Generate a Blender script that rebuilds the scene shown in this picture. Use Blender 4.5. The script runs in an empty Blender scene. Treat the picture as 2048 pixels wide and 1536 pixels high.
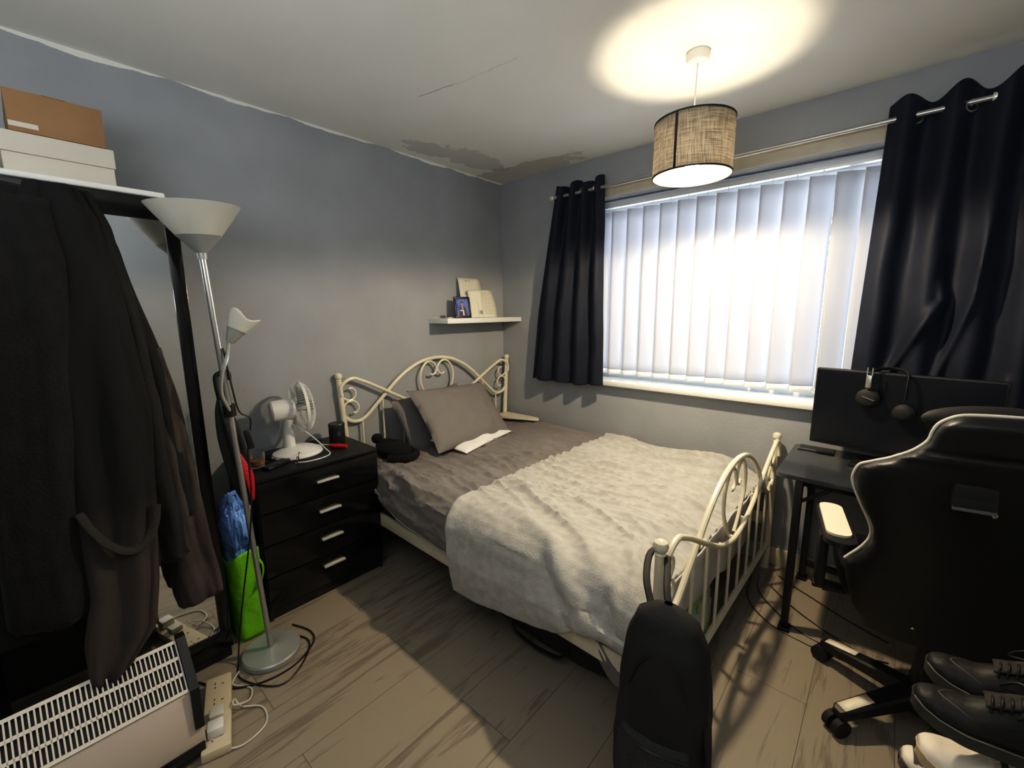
import bpy, bmesh, math, random
from math import sin, cos, pi, radians, atan2, hypot, sqrt, exp
from mathutils import Vector, Matrix, noise
random.seed(7)
SC = bpy.context.scene
COL = SC.collection
H = 2.4
V = Vector

# ------------------------------------------------------------------ materials
def newmat(name):
    m = bpy.data.materials.new(name); m.use_nodes = True
    return m, m.node_tree.nodes, m.node_tree.links, m.node_tree.nodes['Principled BSDF']

def mat(name, col, rough=.5, metal=0, var=0, scale=20, bump=0, bscale=60, sheen=0, trans=0, coat=0, emis=None, stretch=None, spec=None, col2=None, bdist=.01):
    m, N, L, P = newmat(name)
    P.inputs['Base Color'].default_value = (*col, 1)
    P.inputs['Roughness'].default_value = rough
    P.inputs['Metallic'].default_value = metal
    if sheen:
        P.inputs['Sheen Weight'].default_value = sheen
        P.inputs['Sheen Roughness'].default_value = .4
    if trans: P.inputs['Transmission Weight'].default_value = trans
    if coat: P.inputs['Coat Weight'].default_value = coat; P.inputs['Coat Roughness'].default_value = .08
    if spec is not None: P.inputs['Specular IOR Level'].default_value = spec
    if emis: P.inputs['Emission Color'].default_value = (*emis[0], 1); P.inputs['Emission Strength'].default_value = emis[1]
    tc = N.new('ShaderNodeTexCoord'); src = tc.outputs['Object']
    if stretch:
        mp = N.new('ShaderNodeMapping'); mp.inputs['Scale'].default_value = stretch
        L.new(src, mp.inputs['Vector']); src = mp.outputs['Vector']
    if var or col2:
        n = N.new('ShaderNodeTexNoise'); n.inputs['Scale'].default_value = scale; n.inputs['Detail'].default_value = 4
        L.new(src, n.inputs['Vector'])
        mr = N.new('ShaderNodeMix'); mr.data_type = 'RGBA'
        c2 = col2 if col2 else tuple(min(1, c*(1+var)) for c in col)
        c1 = col if col2 else tuple(c*(1-var) for c in col)
        mr.inputs['A'].default_value = (*c1, 1); mr.inputs['B'].default_value = (*c2, 1)
        cr = N.new('ShaderNodeMapRange'); cr.inputs['From Min'].default_value = .35; cr.inputs['From Max'].default_value = .65
        L.new(n.outputs['Fac'], cr.inputs['Value']); L.new(cr.outputs['Result'], mr.inputs['Factor'])
        L.new(mr.outputs['Result'], P.inputs['Base Color'])
    if bump:
        n = N.new('ShaderNodeTexNoise'); n.inputs['Scale'].default_value = bscale; n.inputs['Detail'].default_value = 3
        L.new(src, n.inputs['Vector'])
        b = N.new('ShaderNodeBump'); b.inputs['Strength'].default_value = bump; b.inputs['Distance'].default_value = bdist
        L.new(n.outputs['Fac'], b.inputs['Height']); L.new(b.outputs['Normal'], P.inputs['Normal'])
    return m

M = {}
M['wall'] = mat('painted_wall', (.335, .350, .365), .75, var=.05, scale=3, bump=.25, bscale=90, bdist=.004)
M['cream_trim'] = mat('cream_trim', (.55, .50, .40), .5, var=.06, scale=12)
M['white_gloss'] = mat('white_gloss', (.78, .77, .72), .3, var=.02, scale=9)
M['sill'] = mat('sill_white', (.80, .80, .76), .2, var=.02)
M['upvc'] = mat('white_upvc', (.75, .78, .80), .25)
M['skirting'] = mat('skirting', (.50, .46, .33), .35, var=.05)
M['black_gloss'] = mat('black_gloss', (.006, .006, .007), .16, bump=.02, bscale=8)
M['black_top'] = mat('black_woodgrain', (.010, .010, .011), .40, var=.3, scale=14, stretch=(8, 1, 1), bump=.15, bscale=60)
M['black'] = mat('black_plastic', (.012, .012, .013), .4)
M['black_matte'] = mat('black_matte', (.014, .014, .015), .7)
M['steel'] = mat('brushed_steel', (.80, .78, .72), .38, metal=.55)
M['chrome'] = mat('chrome', (.8, .8, .8), .12, metal=1)
M['cream_metal'] = mat('cream_metal', (.74, .68, .53), .32, var=.03, scale=8, coat=.3)
M['grey_metal'] = mat('grey_lamp_metal', (.38, .40, .39), .35, metal=.35)
M['pole'] = mat('silver_pole', (.45, .45, .43), .3, metal=.7)
M['frost'] = mat('frosted_shade', (.55, .54, .47), .45, var=.04, scale=6)
M['mirror'] = mat('mirror', (.80, .82, .82), .03, metal=1)
M['red'] = mat('red_plastic', (.55, .012, .015), .3)
M['red_fabric'] = mat('red_fabric', (.45, .01, .015), .5, bump=.3, bscale=80)
M['white_plastic'] = mat('white_plastic', (.72, .72, .70), .35)
M['duvet'] = mat('duvet_cotton', (.205, .188, .182), .85, var=.06, scale=5, bump=.35, bscale=220, sheen=.1, bdist=.002)
M['blanket'] = mat('fleece_blanket', (.43, .417, .387), .9, var=.10, scale=26, bump=.5, bscale=150, sheen=.5, bdist=.004)
M['pillow'] = mat('pillow_cotton', (.185, .175, .172), .85, bump=.25, bscale=240, bdist=.002)
M['white_cotton'] = mat('white_cotton', (.80, .79, .76), .8, bump=.3, bscale=60)
M['curtain'] = mat('navy_satin', (.014, .018, .032), .62, var=.15, scale=6, bump=.1, bscale=300, spec=.25, sheen=.05, bdist=.002)
M['fleece_black'] = mat('black_fleece', (.007, .0066, .0066), .95, var=.3, scale=22, bump=.6, bscale=120, sheen=.04, bdist=.006)
M['coat_dark'] = mat('dark_wool', (.008, .0072, .0072), .9, var=.3, scale=18, bump=.5, bscale=110, sheen=.04, bdist=.005)
M['coat_brown'] = mat('brown_grey_wool', (.060, .048, .043), .95, var=.18, scale=9, bump=.5, bscale=130, sheen=.05, bdist=.005)
M['cardboard'] = mat('brown_cardboard', (.27, .160, .080), .8, var=.06, scale=10, bump=.1, bscale=90)
M['box_white'] = mat('white_cardboard', (.56, .52, .44), .7, var=.03, scale=7)
M['heater_white'] = mat('heater_enamel', (.62, .54, .47), .35, var=.02, scale=5)
M['heater_slot'] = mat('heater_dark_inside', (.03, .026, .028), .6)
M['socket'] = mat('cream_plastic', (.60, .52, .38), .4)
M['cable_white'] = mat('white_cable', (.60, .58, .52), .45)
M['green_bag'] = mat('green_bag', (.17, .50, .01), .45, var=.12, scale=8, bump=.6, bscale=14, bdist=.02)
M['blue_bag'] = mat('blue_plastic_bag', (.16, .30, .62), .35, var=.35, scale=11, bump=.8, bscale=16, bdist=.03)
M['paper'] = mat('paper', (.70, .67, .54), .7, var=.03, scale=6)
M['ink'] = mat('printed_ink', (.28, .26, .22), .8)
M['ink_dark'] = mat('dark_ink', (.08, .07, .08), .8)
M['photo_blue'] = mat('photo_backdrop', (.06, .10, .38), .25, col2=(.22, .28, .62), scale=9)
M['skin'] = mat('photo_skin', (.42, .22, .15), .5)
M['leather'] = mat('black_faux_leather', (.008, .008, .009), .42, bump=.2, bscale=180, bdist=.003)
M['cream_leather'] = mat('white_piping', (.72, .68, .56), .4)
M['armpad'] = mat('cream_arm_pad', (.82, .74, .58), .45)
M['desk'] = mat('desk_laminate', (.042, .048, .058), .22, coat=.5, var=.1, scale=30)
M['screen'] = mat('monitor_screen', (.008, .010, .016), .22)
M['shoe_black'] = mat('shoe_black_leather', (.016, .0145, .014), .55, bump=.4, bscale=60, spec=.3, var=.2, scale=12, bdist=.004)
M['shoe_knit'] = mat('shoe_knit', (.03, .027, .026), .85, bump=.8, bscale=130, var=.3, scale=40, bdist=.004)
M['sole_dark'] = mat('dark_sole', (.055, .052, .042), .6, var=.1)
M['sole_edge'] = mat('pale_sole_edge', (.13, .125, .10), .6)
M['shoe_white'] = mat('shoe_white', (.74, .66, .56), .55, bump=.2, bscale=50, var=.04, bdist=.004)
M['sole_cream'] = mat('cream_sole', (.52, .42, .28), .6)
M['backpack'] = mat('backpack_nylon', (.017, .017, .018), .7, bump=.5, bscale=200, var=.25, scale=6, bdist=.002)
M['grey_print'] = mat('grey_print', (.20, .20, .20), .6)
M['knit_black'] = mat('black_knit', (.006, .006, .006), 1, bump=1, bscale=90, bdist=.01)
M['plastic_bag'] = mat('clear_bag', (.55, .57, .58), .3, col2=(.22, .46, .07), scale=7, bump=.9, bscale=18, bdist=.02)
M['tan'] = mat('wax_amber', (.45, .25, .10), .4)
M['grey_object'] = mat('grey_object', (.12, .125, .12), .5)
M['rose'] = mat('ceiling_rose', (.78, .75, .68), .4)
M['wire_dark'] = mat('dark_wire', (.02, .02, .02), .5)
M['wood_grey'] = mat('grey_shelf', (.06, .055, .05), .6)
M['soffit'] = mat('recess_paint', (.20, .215, .23), .7)
M['leaf'] = mat('leaves', (.05, .11, .03), .7, var=.4, scale=5)

def glass_mat():
    m, N, L, P = newmat('window_glass')
    N.remove(P)
    t = N.new('ShaderNodeBsdfTransparent'); g = N.new('ShaderNodeBsdfGlossy'); g.inputs['Roughness'].default_value = .02
    f = N.new('ShaderNodeFresnel'); mx = N.new('ShaderNodeMixShader')
    L.new(f.outputs[0], mx.inputs[0]); L.new(t.outputs[0], mx.inputs[1]); L.new(g.outputs[0], mx.inputs[2])
    L.new(mx.outputs[0], N['Material Output'].inputs['Surface'])
    return m
M['glass'] = glass_mat()
def tumbler_mat():
    m, N, L, P = newmat('clear_glass')
    P.inputs['Transmission Weight'].default_value = 1; P.inputs['Roughness'].default_value = .03; P.inputs['IOR'].default_value = 1.45
    P.inputs['Base Color'].default_value = (.92, .9, .85, 1)
    return m
M['clear_glass'] = tumbler_mat()

def translucent(name, col, tcol, tw, tex=None, rough=.8):
    m, N, L, P = newmat(name)
    P.inputs['Base Color'].default_value = (*col, 1); P.inputs['Roughness'].default_value = rough
    t = N.new('ShaderNodeBsdfTranslucent'); t.inputs['Color'].default_value = (*tcol, 1)
    mx = N.new('ShaderNodeMixShader'); mx.inputs[0].default_value = tw
    L.new(P.outputs[0], mx.inputs[1]); L.new(t.outputs[0], mx.inputs[2])
    L.new(mx.outputs[0], N['Material Output'].inputs['Surface'])
    if tex == 'linen':
        tc = N.new('ShaderNodeTexCoord'); outs = []
        for sc in ((260, 260, 18), (14, 14, 300)):
            mp = N.new('ShaderNodeMapping'); mp.inputs['Scale'].default_value = sc
            n = N.new('ShaderNodeTexNoise'); n.inputs['Scale'].default_value = 1; n.inputs['Detail'].default_value = 2
            L.new(tc.outputs['Object'], mp.inputs[0]); L.new(mp.outputs[0], n.inputs['Vector']); outs.append(n.outputs['Fac'])
        a = N.new('ShaderNodeMath'); a.operation = 'ADD'; L.new(outs[0], a.inputs[0]); L.new(outs[1], a.inputs[1])
        mr = N.new('ShaderNodeMapRange'); mr.inputs['From Min'].default_value = .75; mr.inputs['From Max'].default_value = 1.25
        L.new(a.outputs[0], mr.inputs[0])
        for inp, c in ((t.inputs['Color'], tcol), (P.inputs['Base Color'], col)):
            mm = N.new('ShaderNodeMix'); mm.data_type = 'RGBA'
            mm.inputs['A'].default_value = (*[x*.50 for x in c], 1); mm.inputs['B'].default_value = (*[min(1, x*1.35) for x in c], 1)
            L.new(mr.outputs[0], mm.inputs['Factor']); L.new(mm.outputs['Result'], inp)
    return m
M['slat'] = translucent('blind_fabric', (.64, .65, .67), (.66, .67, .72), .36)
M['shade'] = translucent('linen_shade', (.34, .32, .28), (.30, .275, .235), .47, 'linen')

def floor_mat():
    m, N, L, P = newmat('grey_oak_laminate')
    tc = N.new('ShaderNodeTexCoord')
    mp = N.new('ShaderNodeMapping'); mp.inputs['Rotation'].default_value = (0, 0, pi/2); mp.inputs['Location'].default_value = (.35, .07, 0)
    L.new(tc.outputs['Object'], mp.inputs[0])
    br = N.new('ShaderNodeTexBrick'); br.inputs['Scale'].default_value = 1
    br.inputs['Brick Width'].default_value = 1.28; br.inputs['Row Height'].default_value = .24
    br.inputs['Mortar Size'].default_value = .0011; br.inputs['Mortar Smooth'].default_value = .2; br.offset = .37; br.inputs['Bias'].default_value = 0
    br.inputs['Color1'].default_value = (0, 0, 0, 1); br.inputs['Color2'].default_value = (1, 1, 1, 1); br.inputs['Mortar'].default_value = (.5, .5, .5, 1)
    L.new(mp.outputs[0], br.inputs['Vector'])
    # per plank offset of the grain
    off = N.new('ShaderNodeVectorMath'); off.operation = 'MULTIPLY_ADD'
    off.inputs[1].default_value = (3.1, 7.7, 0)
    L.new(br.outputs['Color'], off.inputs[0]); L.new(tc.outputs['Object'], off.inputs[2])
    def nz(scale, st, det=6, dist=0):
        q = N.new('ShaderNodeMapping'); q.inputs['Scale'].default_value = st
        n = N.new('ShaderNodeTexNoise'); n.inputs['Scale'].default_value = scale; n.inputs['Detail'].default_value = det
        n.inputs['Distortion'].default_value = dist; n.inputs['Roughness'].default_value = .6
        L.new(off.outputs[0], q.inputs[0]); L.new(q.outputs[0], n.inputs['Vector']); return n.outputs['Fac']
    g1 = nz(1, (14, 1.6, 1), 7, 1.2); g2 = nz(1, (90, 4, 1), 4, .4); g3 = nz(1, (4, 1.2, 1), 3, .8)
    a = N.new('ShaderNodeMath'); a.operation = 'MULTIPLY_ADD'; a.inputs[1].default_value = .45; L.new(g2, a.inputs[0]); L.new(g1, a.inputs[2])
    a2 = N.new('ShaderNodeMath'); a2.operation = 'MULTIPLY_ADD'; a2.inputs[1].default_value = .5; L.new(g3, a2.inputs[0]); L.new(a.outputs[0], a2.inputs[2])
    a3 = N.new('ShaderNodeMath'); a3.operation = 'MULTIPLY_ADD'; a3.inputs[1].default_value = .13; L.new(br.outputs['Color'], a3.inputs[0]); L.new(a2.outputs[0], a3.inputs[2])
    cr = N.new('ShaderNodeValToRGB'); E = cr.color_ramp.elements
    E[0].position = .70; E[0].color = (.160, .136, .108, 1); E[1].position = 1.25; E[1].color = (.300, .258, .205, 1)
    e = E.new(.93); e.color = (.215, .185, .148, 1)
    L.new(a3.outputs[0], cr.inputs[0])
    mx = N.new('ShaderNodeMix'); mx.data_type = 'RGBA'; mx.inputs['B'].default_value = (.085, .073, .060, 1)
    L.new(br.outputs['Fac'], mx.inputs['Factor']); L.new(cr.outputs[0], mx.inputs['A']); L.new(mx.outputs['Result'], P.inputs['Base Color'])
    P.inputs['Roughness'].default_value = .42
    b = N.new('ShaderNodeBump'); b.inputs['Strength'].default_value = .15; b.inputs['Distance'].default_value = .003
    L.new(a3.outputs[0], b.inputs['Height']); L.new(b.outputs[0], P.inputs['Normal'])
    return m
M['floor'] = floor_mat()

def ceiling_mat():
    m, N, L, P = newmat('ceiling_paint')
    tc = N.new('ShaderNodeTexCoord')
    def math(op, a, b=None, c=None):
        n = N.new('ShaderNodeMath'); n.operation = op
        for i, x in enumerate((a, b, c)):
            if x is None: continue
            if isinstance(x, (int, float)): n.inputs[i].default_value = x
            else: L.new(x, n.inputs[i])
        return n.outputs[0]
    sp = N.new('ShaderNodeSeparateXYZ'); L.new(tc.outputs['Object'], sp.inputs[0])
    X, Y = sp.outputs[0], sp.outputs[1]
    n1 = N.new('ShaderNodeTexNoise'); n1.inputs['Scale'].default_value = 3.5; n1.inputs['Detail'].default_value = 6; L.new(tc.outputs['Object'], n1.inputs['Vector'])
    n2 = N.new('ShaderNodeTexNoise'); n2.inputs['Scale'].default_value = 14; n2.inputs['Detail'].default_value = 5; L.new(tc.outputs['Object'], n2.inputs['Vector'])
    # bare plaster patch close to the corner where the paint has flaked
    def blob(cx, cy, rx, ry, amp=1.6):
        dx = math('DIVIDE', math('SUBTRACT', X, cx), rx); dy = math('DIVIDE', math('SUBTRACT', Y, cy), ry)
        d = math('SQRT', math('ADD', math('MULTIPLY', dx, dx), math('MULTIPLY', dy, dy)))
        d = math('ADD', d, math('MULTIPLY', math('SUBTRACT', n2.outputs['Fac'], .5), amp))
        return math('SUBTRACT', 1, math('SMOOTH_MIN', math('MAXIMUM', math('MULTIPLY', math('SUBTRACT', d, .9), 9), 0), 1, .1))
    patch = math('MAXIMUM', blob(.24, -.52, .14, .30), blob(.16, -.84, .10, .16))
    damp = math('MULTIPLY', blob(.10, -.12, .75, .16, 1.0), .55)
    # crack : two straight stretches with a jog
    def crack(ax, ay, bx, by, w):
        ux, uy = bx-ax, by-ay; l = hypot(ux, uy); ux /= l; uy /= l
        px = math('SUBTRACT', X, ax); py = math('SUBTRACT', Y, ay)
        t = math('ADD', math('MULTIPLY', px, ux), math('MULTIPLY', py, uy))
        s = math('SUBTRACT', math('MULTIPLY', px, uy), math('MULTIPLY', py, ux))
        s = math('ABSOLUTE', math('ADD', s, math('MULTIPLY', math('SUBTRACT', n2.outputs['Fac'], .5), .035)))
        inside = math('MULTIPLY', math('GREATER_THAN', t, 0), math('LESS_THAN', t, l))
        return math('MULTIPLY', math('LESS_THAN', s, w), inside)
    c1 = crack(*CR[0], .0022); c2 = crack(*CR[1], .0010)
    base = N.new('ShaderNodeMix'); base.data_type = 'RGBA'
    base.inputs['A'].default_value = (.74, .745, .69, 1); base.inputs['B'].default_value = (.82, .82, .78, 1); L.new(n1.outputs['Fac'], base.inputs['Factor'])
    m2 = N.new('ShaderNodeMix'); m2.data_type = 'RGBA'; m2.inputs['B'].default_value = (.56, .575, .56, 1)
    L.new(math('MULTIPLY', patch, .8), m2.inputs['Factor']); L.new(base.outputs['Result'], m2.inputs['A'])
    m4 = N.new('ShaderNodeMix'); m4.data_type = 'RGBA'; m4.inputs['B'].default_value = (.44, .44, .40, 1)
    L.new(damp, m4.inputs['Factor']); L.new(m2.outputs['Result'], m4.inputs['A'])
    m3 = N.new('ShaderNodeMix'); m3.data_type = 'RGBA'; m3.inputs['B'].default_value = (.14, .135, .12, 1)
    L.new(math('MULTIPLY', math('MAXIMUM', c1, math('MULTIPLY', c2, .7)), .8), m3.inputs['Factor']); L.new(m4.outputs['Result'], m3.inputs['A'])
    L.new(m3.outputs['Result'], P.inputs['Base Color']); P.inputs['Roughness'].default_value = .8
    b = N.new('ShaderNodeBump'); b.inputs['Strength'].default_value = .3; b.inputs['Distance'].default_value = .01
    L.new(n1.outputs['Fac'], b.inputs['Height']); L.new(b.outputs[0], P.inputs['Normal'])
    return m
CR = [(.655, -1.275, .855, -1.235), (.855, -1.235, 1.20, -1.20)]

def left_wall_mat():
    # grey paint with a ragged cut-in line of ceiling white along the top
    m = M['wall'].copy(); m.name = 'painted_wall_cut_in'; N = m.node_tree.nodes; L = m.node_tree.links; P = N['Principled BSDF']
    tc = N.new('ShaderNodeTexCoord'); sp = N.new('ShaderNodeSeparateXYZ'); L.new(tc.outputs['Object'], sp.inputs[0])
    src = P.inputs['Base Color'].links[0].from_socket
    cb = N.new('ShaderNodeCombineXYZ'); L.new(sp.outputs[1], cb.inputs[0])
    n = N.new('ShaderNodeTexNoise'); n.inputs['Scale'].default_value = 2.3; n.inputs['Detail'].default_value = 7; n.inputs['Roughness'].default_value = .55
    L.new(cb.outputs[0], n.inputs['Vector'])
    a = N.new('ShaderNodeMath'); a.operation = 'MULTIPLY_ADD'; a.inputs[1].default_value = .10; a.inputs[2].default_value = -.060 + 2.4
    L.new(n.outputs['Fac'], a.inputs[0])
    g = N.new('ShaderNodeMath'); g.operation = 'GREATER_THAN'; L.new(sp.outputs[2], g.inputs[0]); L.new(a.outputs[0], g.inputs[1])
    mx = N.new('ShaderNodeMix'); mx.data_type = 'RGBA'; mx.inputs['B'].default_value = (.74, .745, .69, 1)
    L.new(g.outputs[0], mx.inputs['Factor']); L.new(src, mx.inputs['A']); L.new(mx.outputs['Result'], P.inputs['Base Color'])
    return m

# ------------------------------------------------------------------ object helpers
INV = {}
def tag(o, label=None, cat=None, group=None, kind=None):
    if label: o['label'] = label
    if cat: o['category'] = cat
    if group: o['group'] = group
    if kind: o['kind'] = kind
    return o
def thing(name, label, cat, loc=(0, 0, 0), rz=0, group=None):
    o = bpy.data.objects.new(name, None); COL.objects.link(o); o.empty_display_size = .05
    o.location = loc; o.rotation_euler = (0, 0, rz)
    INV[o.name] = (Matrix.Translation(loc) @ Matrix.Rotation(rz, 4, 'Z')).inverted()
    return tag(o, label, cat, group)

def crom(pts, n=6, closed=False):
    pts = [V(p) for p in pts]
    if len(pts) < 3: return pts
    out = []; m = len(pts)
    rng = range(m if closed else m-1)
    for i in rng:
        if closed: p0, p1, p2, p3 = pts[i-1], pts[i], pts[(i+1) % m], pts[(i+2) % m]
        else:
            p1, p2 = pts[i], pts[i+1]
            p0 = pts[i-1] if i else p1*2-p2
            p3 = pts[i+2] if i+2 < m else p2*2-p1
        for k in range(n):
            t = k/n
            out.append(.5*((2*p1)+(p2-p0)*t+(2*p0-5*p1+4*p2-p3)*t*t+(3*p1-p0-3*p2+p3)*t**3))
    if not closed: out.append(pts[-1])
    return out

class B:
    def __init__(s): s.bm = bmesh.new()
    def box(s, c, d, bev=0, rot=None, seg=2):
        r = bmesh.ops.create_cube(s.bm, size=1); vs = r['verts']
        bmesh.ops.scale(s.bm, vec=d, verts=vs)
        if bev:
            es = list({e for v in vs for e in v.link_edges})
            rr = bmesh.ops.bevel(s.bm, geom=es, offset=bev, segments=seg, affect='EDGES', profile=.5, clamp_overlap=True)
            vs = list({v for f in rr['faces'] for v in f.verts} | {v for v in vs if v.is_valid})
        if rot is not None: bmesh.ops.transform(s.bm, matrix=rot.to_4x4(), verts=vs)
        bmesh.ops.translate(s.bm, vec=c, verts=vs); return s
    def ring(s, c, a, b_, r, n):
        return [s.bm.verts.new(c+a*(r*cos(2*pi*k/n))+b_*(r*sin(2*pi*k/n))) for k in range(n)]
    def skin(s, rings, closed=False, cap=True):
        n = len(rings[0]); m = len(rings)
        for i in range(m if closed else m-1):
            A, C = rings[i], rings[(i+1) % m]
            for k in range(n):
                try: s.bm.faces.new((A[k], A[(k+1) % n], C[(k+1) % n], C[k]))
                except ValueError: pass
        if cap and not closed:
            for R_, fl in ((rings[0], 1), (rings[-1], 0)):
                try: s.bm.faces.new(R_[::-1] if fl else R_)
                except ValueError: pass
    def tube(s, pts, r, n=10, closed=False, sm=6, flat=None):
        P = crom(pts, sm, closed) if sm > 1 else [V(p) for p in pts]
        m = len(P); rings = []; up = None
        for i, p in enumerate(P):
            if closed: t = P[(i+1) % m]-P[i-1]
            else: t = P[min(i+1, m-1)]-P[max(i-1, 0)]
            if t.length < 1e-9: t = V((0, 0, 1))
            t.normalize()
            if up is None:
                up = V((0, 0, 1)) if abs(t.z) < .9 else V((1, 0, 0))
            a = up-t*up.dot(t)
            if a.length < 1e-5: a = V((1, 0, 0)).cross(t)
            a.normalize(); b_ = t.cross(a); up = a
            rr = r(i/(m-1)) if callable(r) else r
            if flat:
                rings.append([s.bm.verts.new(p+a*(rr*flat*cos(2*pi*k/n))+b_*(rr*sin(2*pi*k/n))) for k in range(n)])
            else: rings.append(s.ring(p, a, b_, rr, n))
        s.skin(rings, closed); return s
    def cyl(s, p0, p1, r0, r1=None, n=24):
        r1 = r0 if r1 is None else r1
        P0, P1 = V(p0), V(p1); t = (P1-P0).normalized()
        a = (V((0, 0, 1)) if abs(t.z) < .9 else V((1, 0, 0))); a = (a-t*a.dot(t)).normalized(); b_ = t.cross(a)
        s.skin([s.ring(P0, a, b_, r0, n), s.ring(P1, a, b_, r1, n)]); return s
    def lathe(s, prof, c=(0, 0, 0), n=32, mtx=None, cap=True, closed=False):
        c = V(c); rings = []
        for (r, z) in prof:
            ring = []
            for k in range(n):
                p = V((max(r, 1e-4)*cos(2*pi*k/n), max(r, 1e-4)*sin(2*pi*k/n), z))
                if mtx is not None: p = mtx @ p
                ring.append(s.bm.verts.new(c+p))
            rings.append(ring)
        s.skin(rings, closed, cap); return s
    def ell(s, c, r, rot=None, n=16):
        rr = bmesh.ops.create_uvsphere(s.bm, u_segments=n*2, v_segments=n, radius=1); vs = rr['verts']
        bmesh.ops.scale(s.bm, vec=r, verts=vs)
        if rot is not None: bmesh.ops.transform(s.bm, matrix=rot.to_4x4(), verts=vs)
        bmesh.ops.translate(s.bm, vec=c, verts=vs); return s
    def grid(s, f, nu, nv, cu=False, cv=False):
        g = [[s.bm.verts.new(f(i/(nu if cu else nu-1), j/(nv if cv else nv-1))) for j in range(nv)] for i in range(nu)]
        for i in range(nu if cu else nu-1):
            for j in range(nv if cv else nv-1):
                try: s.bm.faces.new((g[i][j], g[(i+1) % nu][j], g[(i+1) % nu][(j+1) % nv], g[i][(j+1) % nv]))
                except ValueError: pass
        return s
    def prism(s, poly, ax, a0, a1, bev=0):
        # poly in the two other axes
        def P(u, v, w):
            return {0: V((w, u, v)), 1: V((u, w, v)), 2: V((u, v, w))}[ax]
        A = [s.bm.verts.new(P(u, v, a0)) for u, v in poly]; C = [s.bm.verts.new(P(u, v, a1)) for u, v in poly]
        s.skin([A, C]); return s
    def out(s, name, m, parent=None, world=True, thick=0, sub=0, ang=.6, smooth=True, xf=None):
        bm = s.bm
        if xf is not None: bmesh.ops.transform(bm, matrix=xf, verts=bm.verts)
        if parent is not None and world: bmesh.ops.transform(bm, matrix=INV[parent.name], verts=bm.verts)
        bmesh.ops.recalc_face_normals(bm, faces=bm.faces)
        if smooth:
            for f in bm.faces: f.smooth = True
            for e in bm.edges:
                if len(e.link_faces) == 2 and e.calc_face_angle(0) > ang: e.smooth = False
        me = bpy.data.meshes.new(name); bm.to_mesh(me); bm.free()
        me.materials.append(m if not isinstance(m, str) else M[m])
        o = bpy.data.objects.new(name, me); COL.objects.link(o)
        if parent is not None:
            o.parent = parent; INV[o.name] = INV.get(parent.name, Matrix())
        if thick:
            md = o.modifiers.new('thickness', 'SOLIDIFY'); md.thickness = thick; md.offset = 0
        if sub:
            md = o.modifiers.new('smooth', 'SUBSURF'); md.levels = sub; md.render_levels = sub
        return o

def single(name, b, m, label, cat, group=None, origin=None, **k):
    o = b.out(name, m, None, **k)
    return tag(o, label, cat, group)

def RX(a): return Matrix.Rotation(a, 3, 'X')
def RY(a): return Matrix.Rotation(a, 3, 'Y')
def RZ(a): return Matrix.Rotation(a, 3, 'Z')
def nz(x, y, z=0): return noise.noise(V((x, y, z)))
def ridge(x, y, z=0): return 1-abs(noise.noise(V((x, y, z))))*2
def sstep(a, b, x):
    t = min(1, max(0, (x-a)/(b-a))); return t*t*(3-2*t)
def lerp_tab(tab, x):
    if x <= tab[0][0]: return tab[0][1:]
    for (a, b) in zip(tab, tab[1:]):
        if x <= b[0]:
            t = (x-a[0])/(b[0]-a[0]); t = t*t*(3-2*t)*.4+t*.6
            return tuple(p+(q-p)*t for p, q in zip(a[1:], b[1:]))
    return tab[-1][1:]
def stroke(px, py, pts):
    # distance to a polyline and the fraction along it
    best = (9, 0)
    n = len(pts)-1
    for i in range(n):
        ax, ay = pts[i]; bx, by = pts[i+1]; ux, uy = bx-ax, by-ay; l2 = ux*ux+uy*uy
        t = max(0, min(1, ((px-ax)*ux+(py-ay)*uy)/l2)); d = hypot(px-ax-ux*t, py-ay-uy*t)
        if d < best[0]: best = (d, (i+t)/n)
    return best

# ------------------------------------------------------------------ room
XR, YF = 3.35, -3.6
WX0, WX1, WZ0, WZ1 = .80, 2.86, .925, 2.14
def struct(name, b, m, label=None, **k):
    o = b.out(name, m, **k); o['kind'] = 'structure'
    if label: o['label'] = label; o['category'] = name.split('_')[0]
    return o
struct('floor', B().box((XR/2, YF/2, -.05), (XR+.2, -YF+.2, .1)), 'floor', 'grey brown wood laminate floor of long planks')
struct('ceiling', B().box((XR/2, YF/2, H+.05), (XR+.2, -YF+.2, .1)), ceiling_mat(), 'off white ceiling with a crack and flaking paint in the corner')
struct('wall_left', B().box((-.05, YF/2, H/2), (.1, -YF+.2, H)), left_wall_mat(), 'grey painted wall behind the headboard')
struct('wall_right', B().box((XR+.05, YF/2, H/2), (.1, -YF+.2, H)), 'wall', 'grey painted wall on the right')
struct('wall_front', B().box((XR/2, YF-.05, H/2), (XR+.2, .1, H)), 'wall', 'grey painted wall behind the camera')
b = B()
T = .26
b.box(((0+WX0)/2-.0, T/2, H/2), (WX0, T, H)); b.box(((WX1+XR)/2, T/2, H/2), (XR-WX1, T, H))
b.box(((WX0+WX1)/2, T/2, WZ0/2), (WX1-WX0, T, WZ0)); b.box(((WX0+WX1)/2, T/2, (WZ1+H)/2), (WX1-WX0, T, H-WZ1))
struct('wall_back', b, 'wall', 'grey painted wall around the window')
b = B().box(((WX0+WX1)/2, -.004, 2.177), (WX1-WX0+.1, .008, .07), bev=.002)
struct('trim_1', b, 'cream_trim', 'cream lintel strip above the window recess')
b = B().box(((1.0+XR)/2+.0, -.008, .05), (XR-1.0+.9, .016, .10), bev=.004)
struct('baseboard_back', B().box((XR/2+.01, -.008, .05), (XR-.04, .016, .10), bev=.004), 'skirting', 'cream baseboard under the window')
struct('baseboard_left', B().box((.008, YF/2, .05), (.016, -YF-.04, .10), bev=.004), 'skirting', 'cream baseboard behind the headboard')
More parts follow.
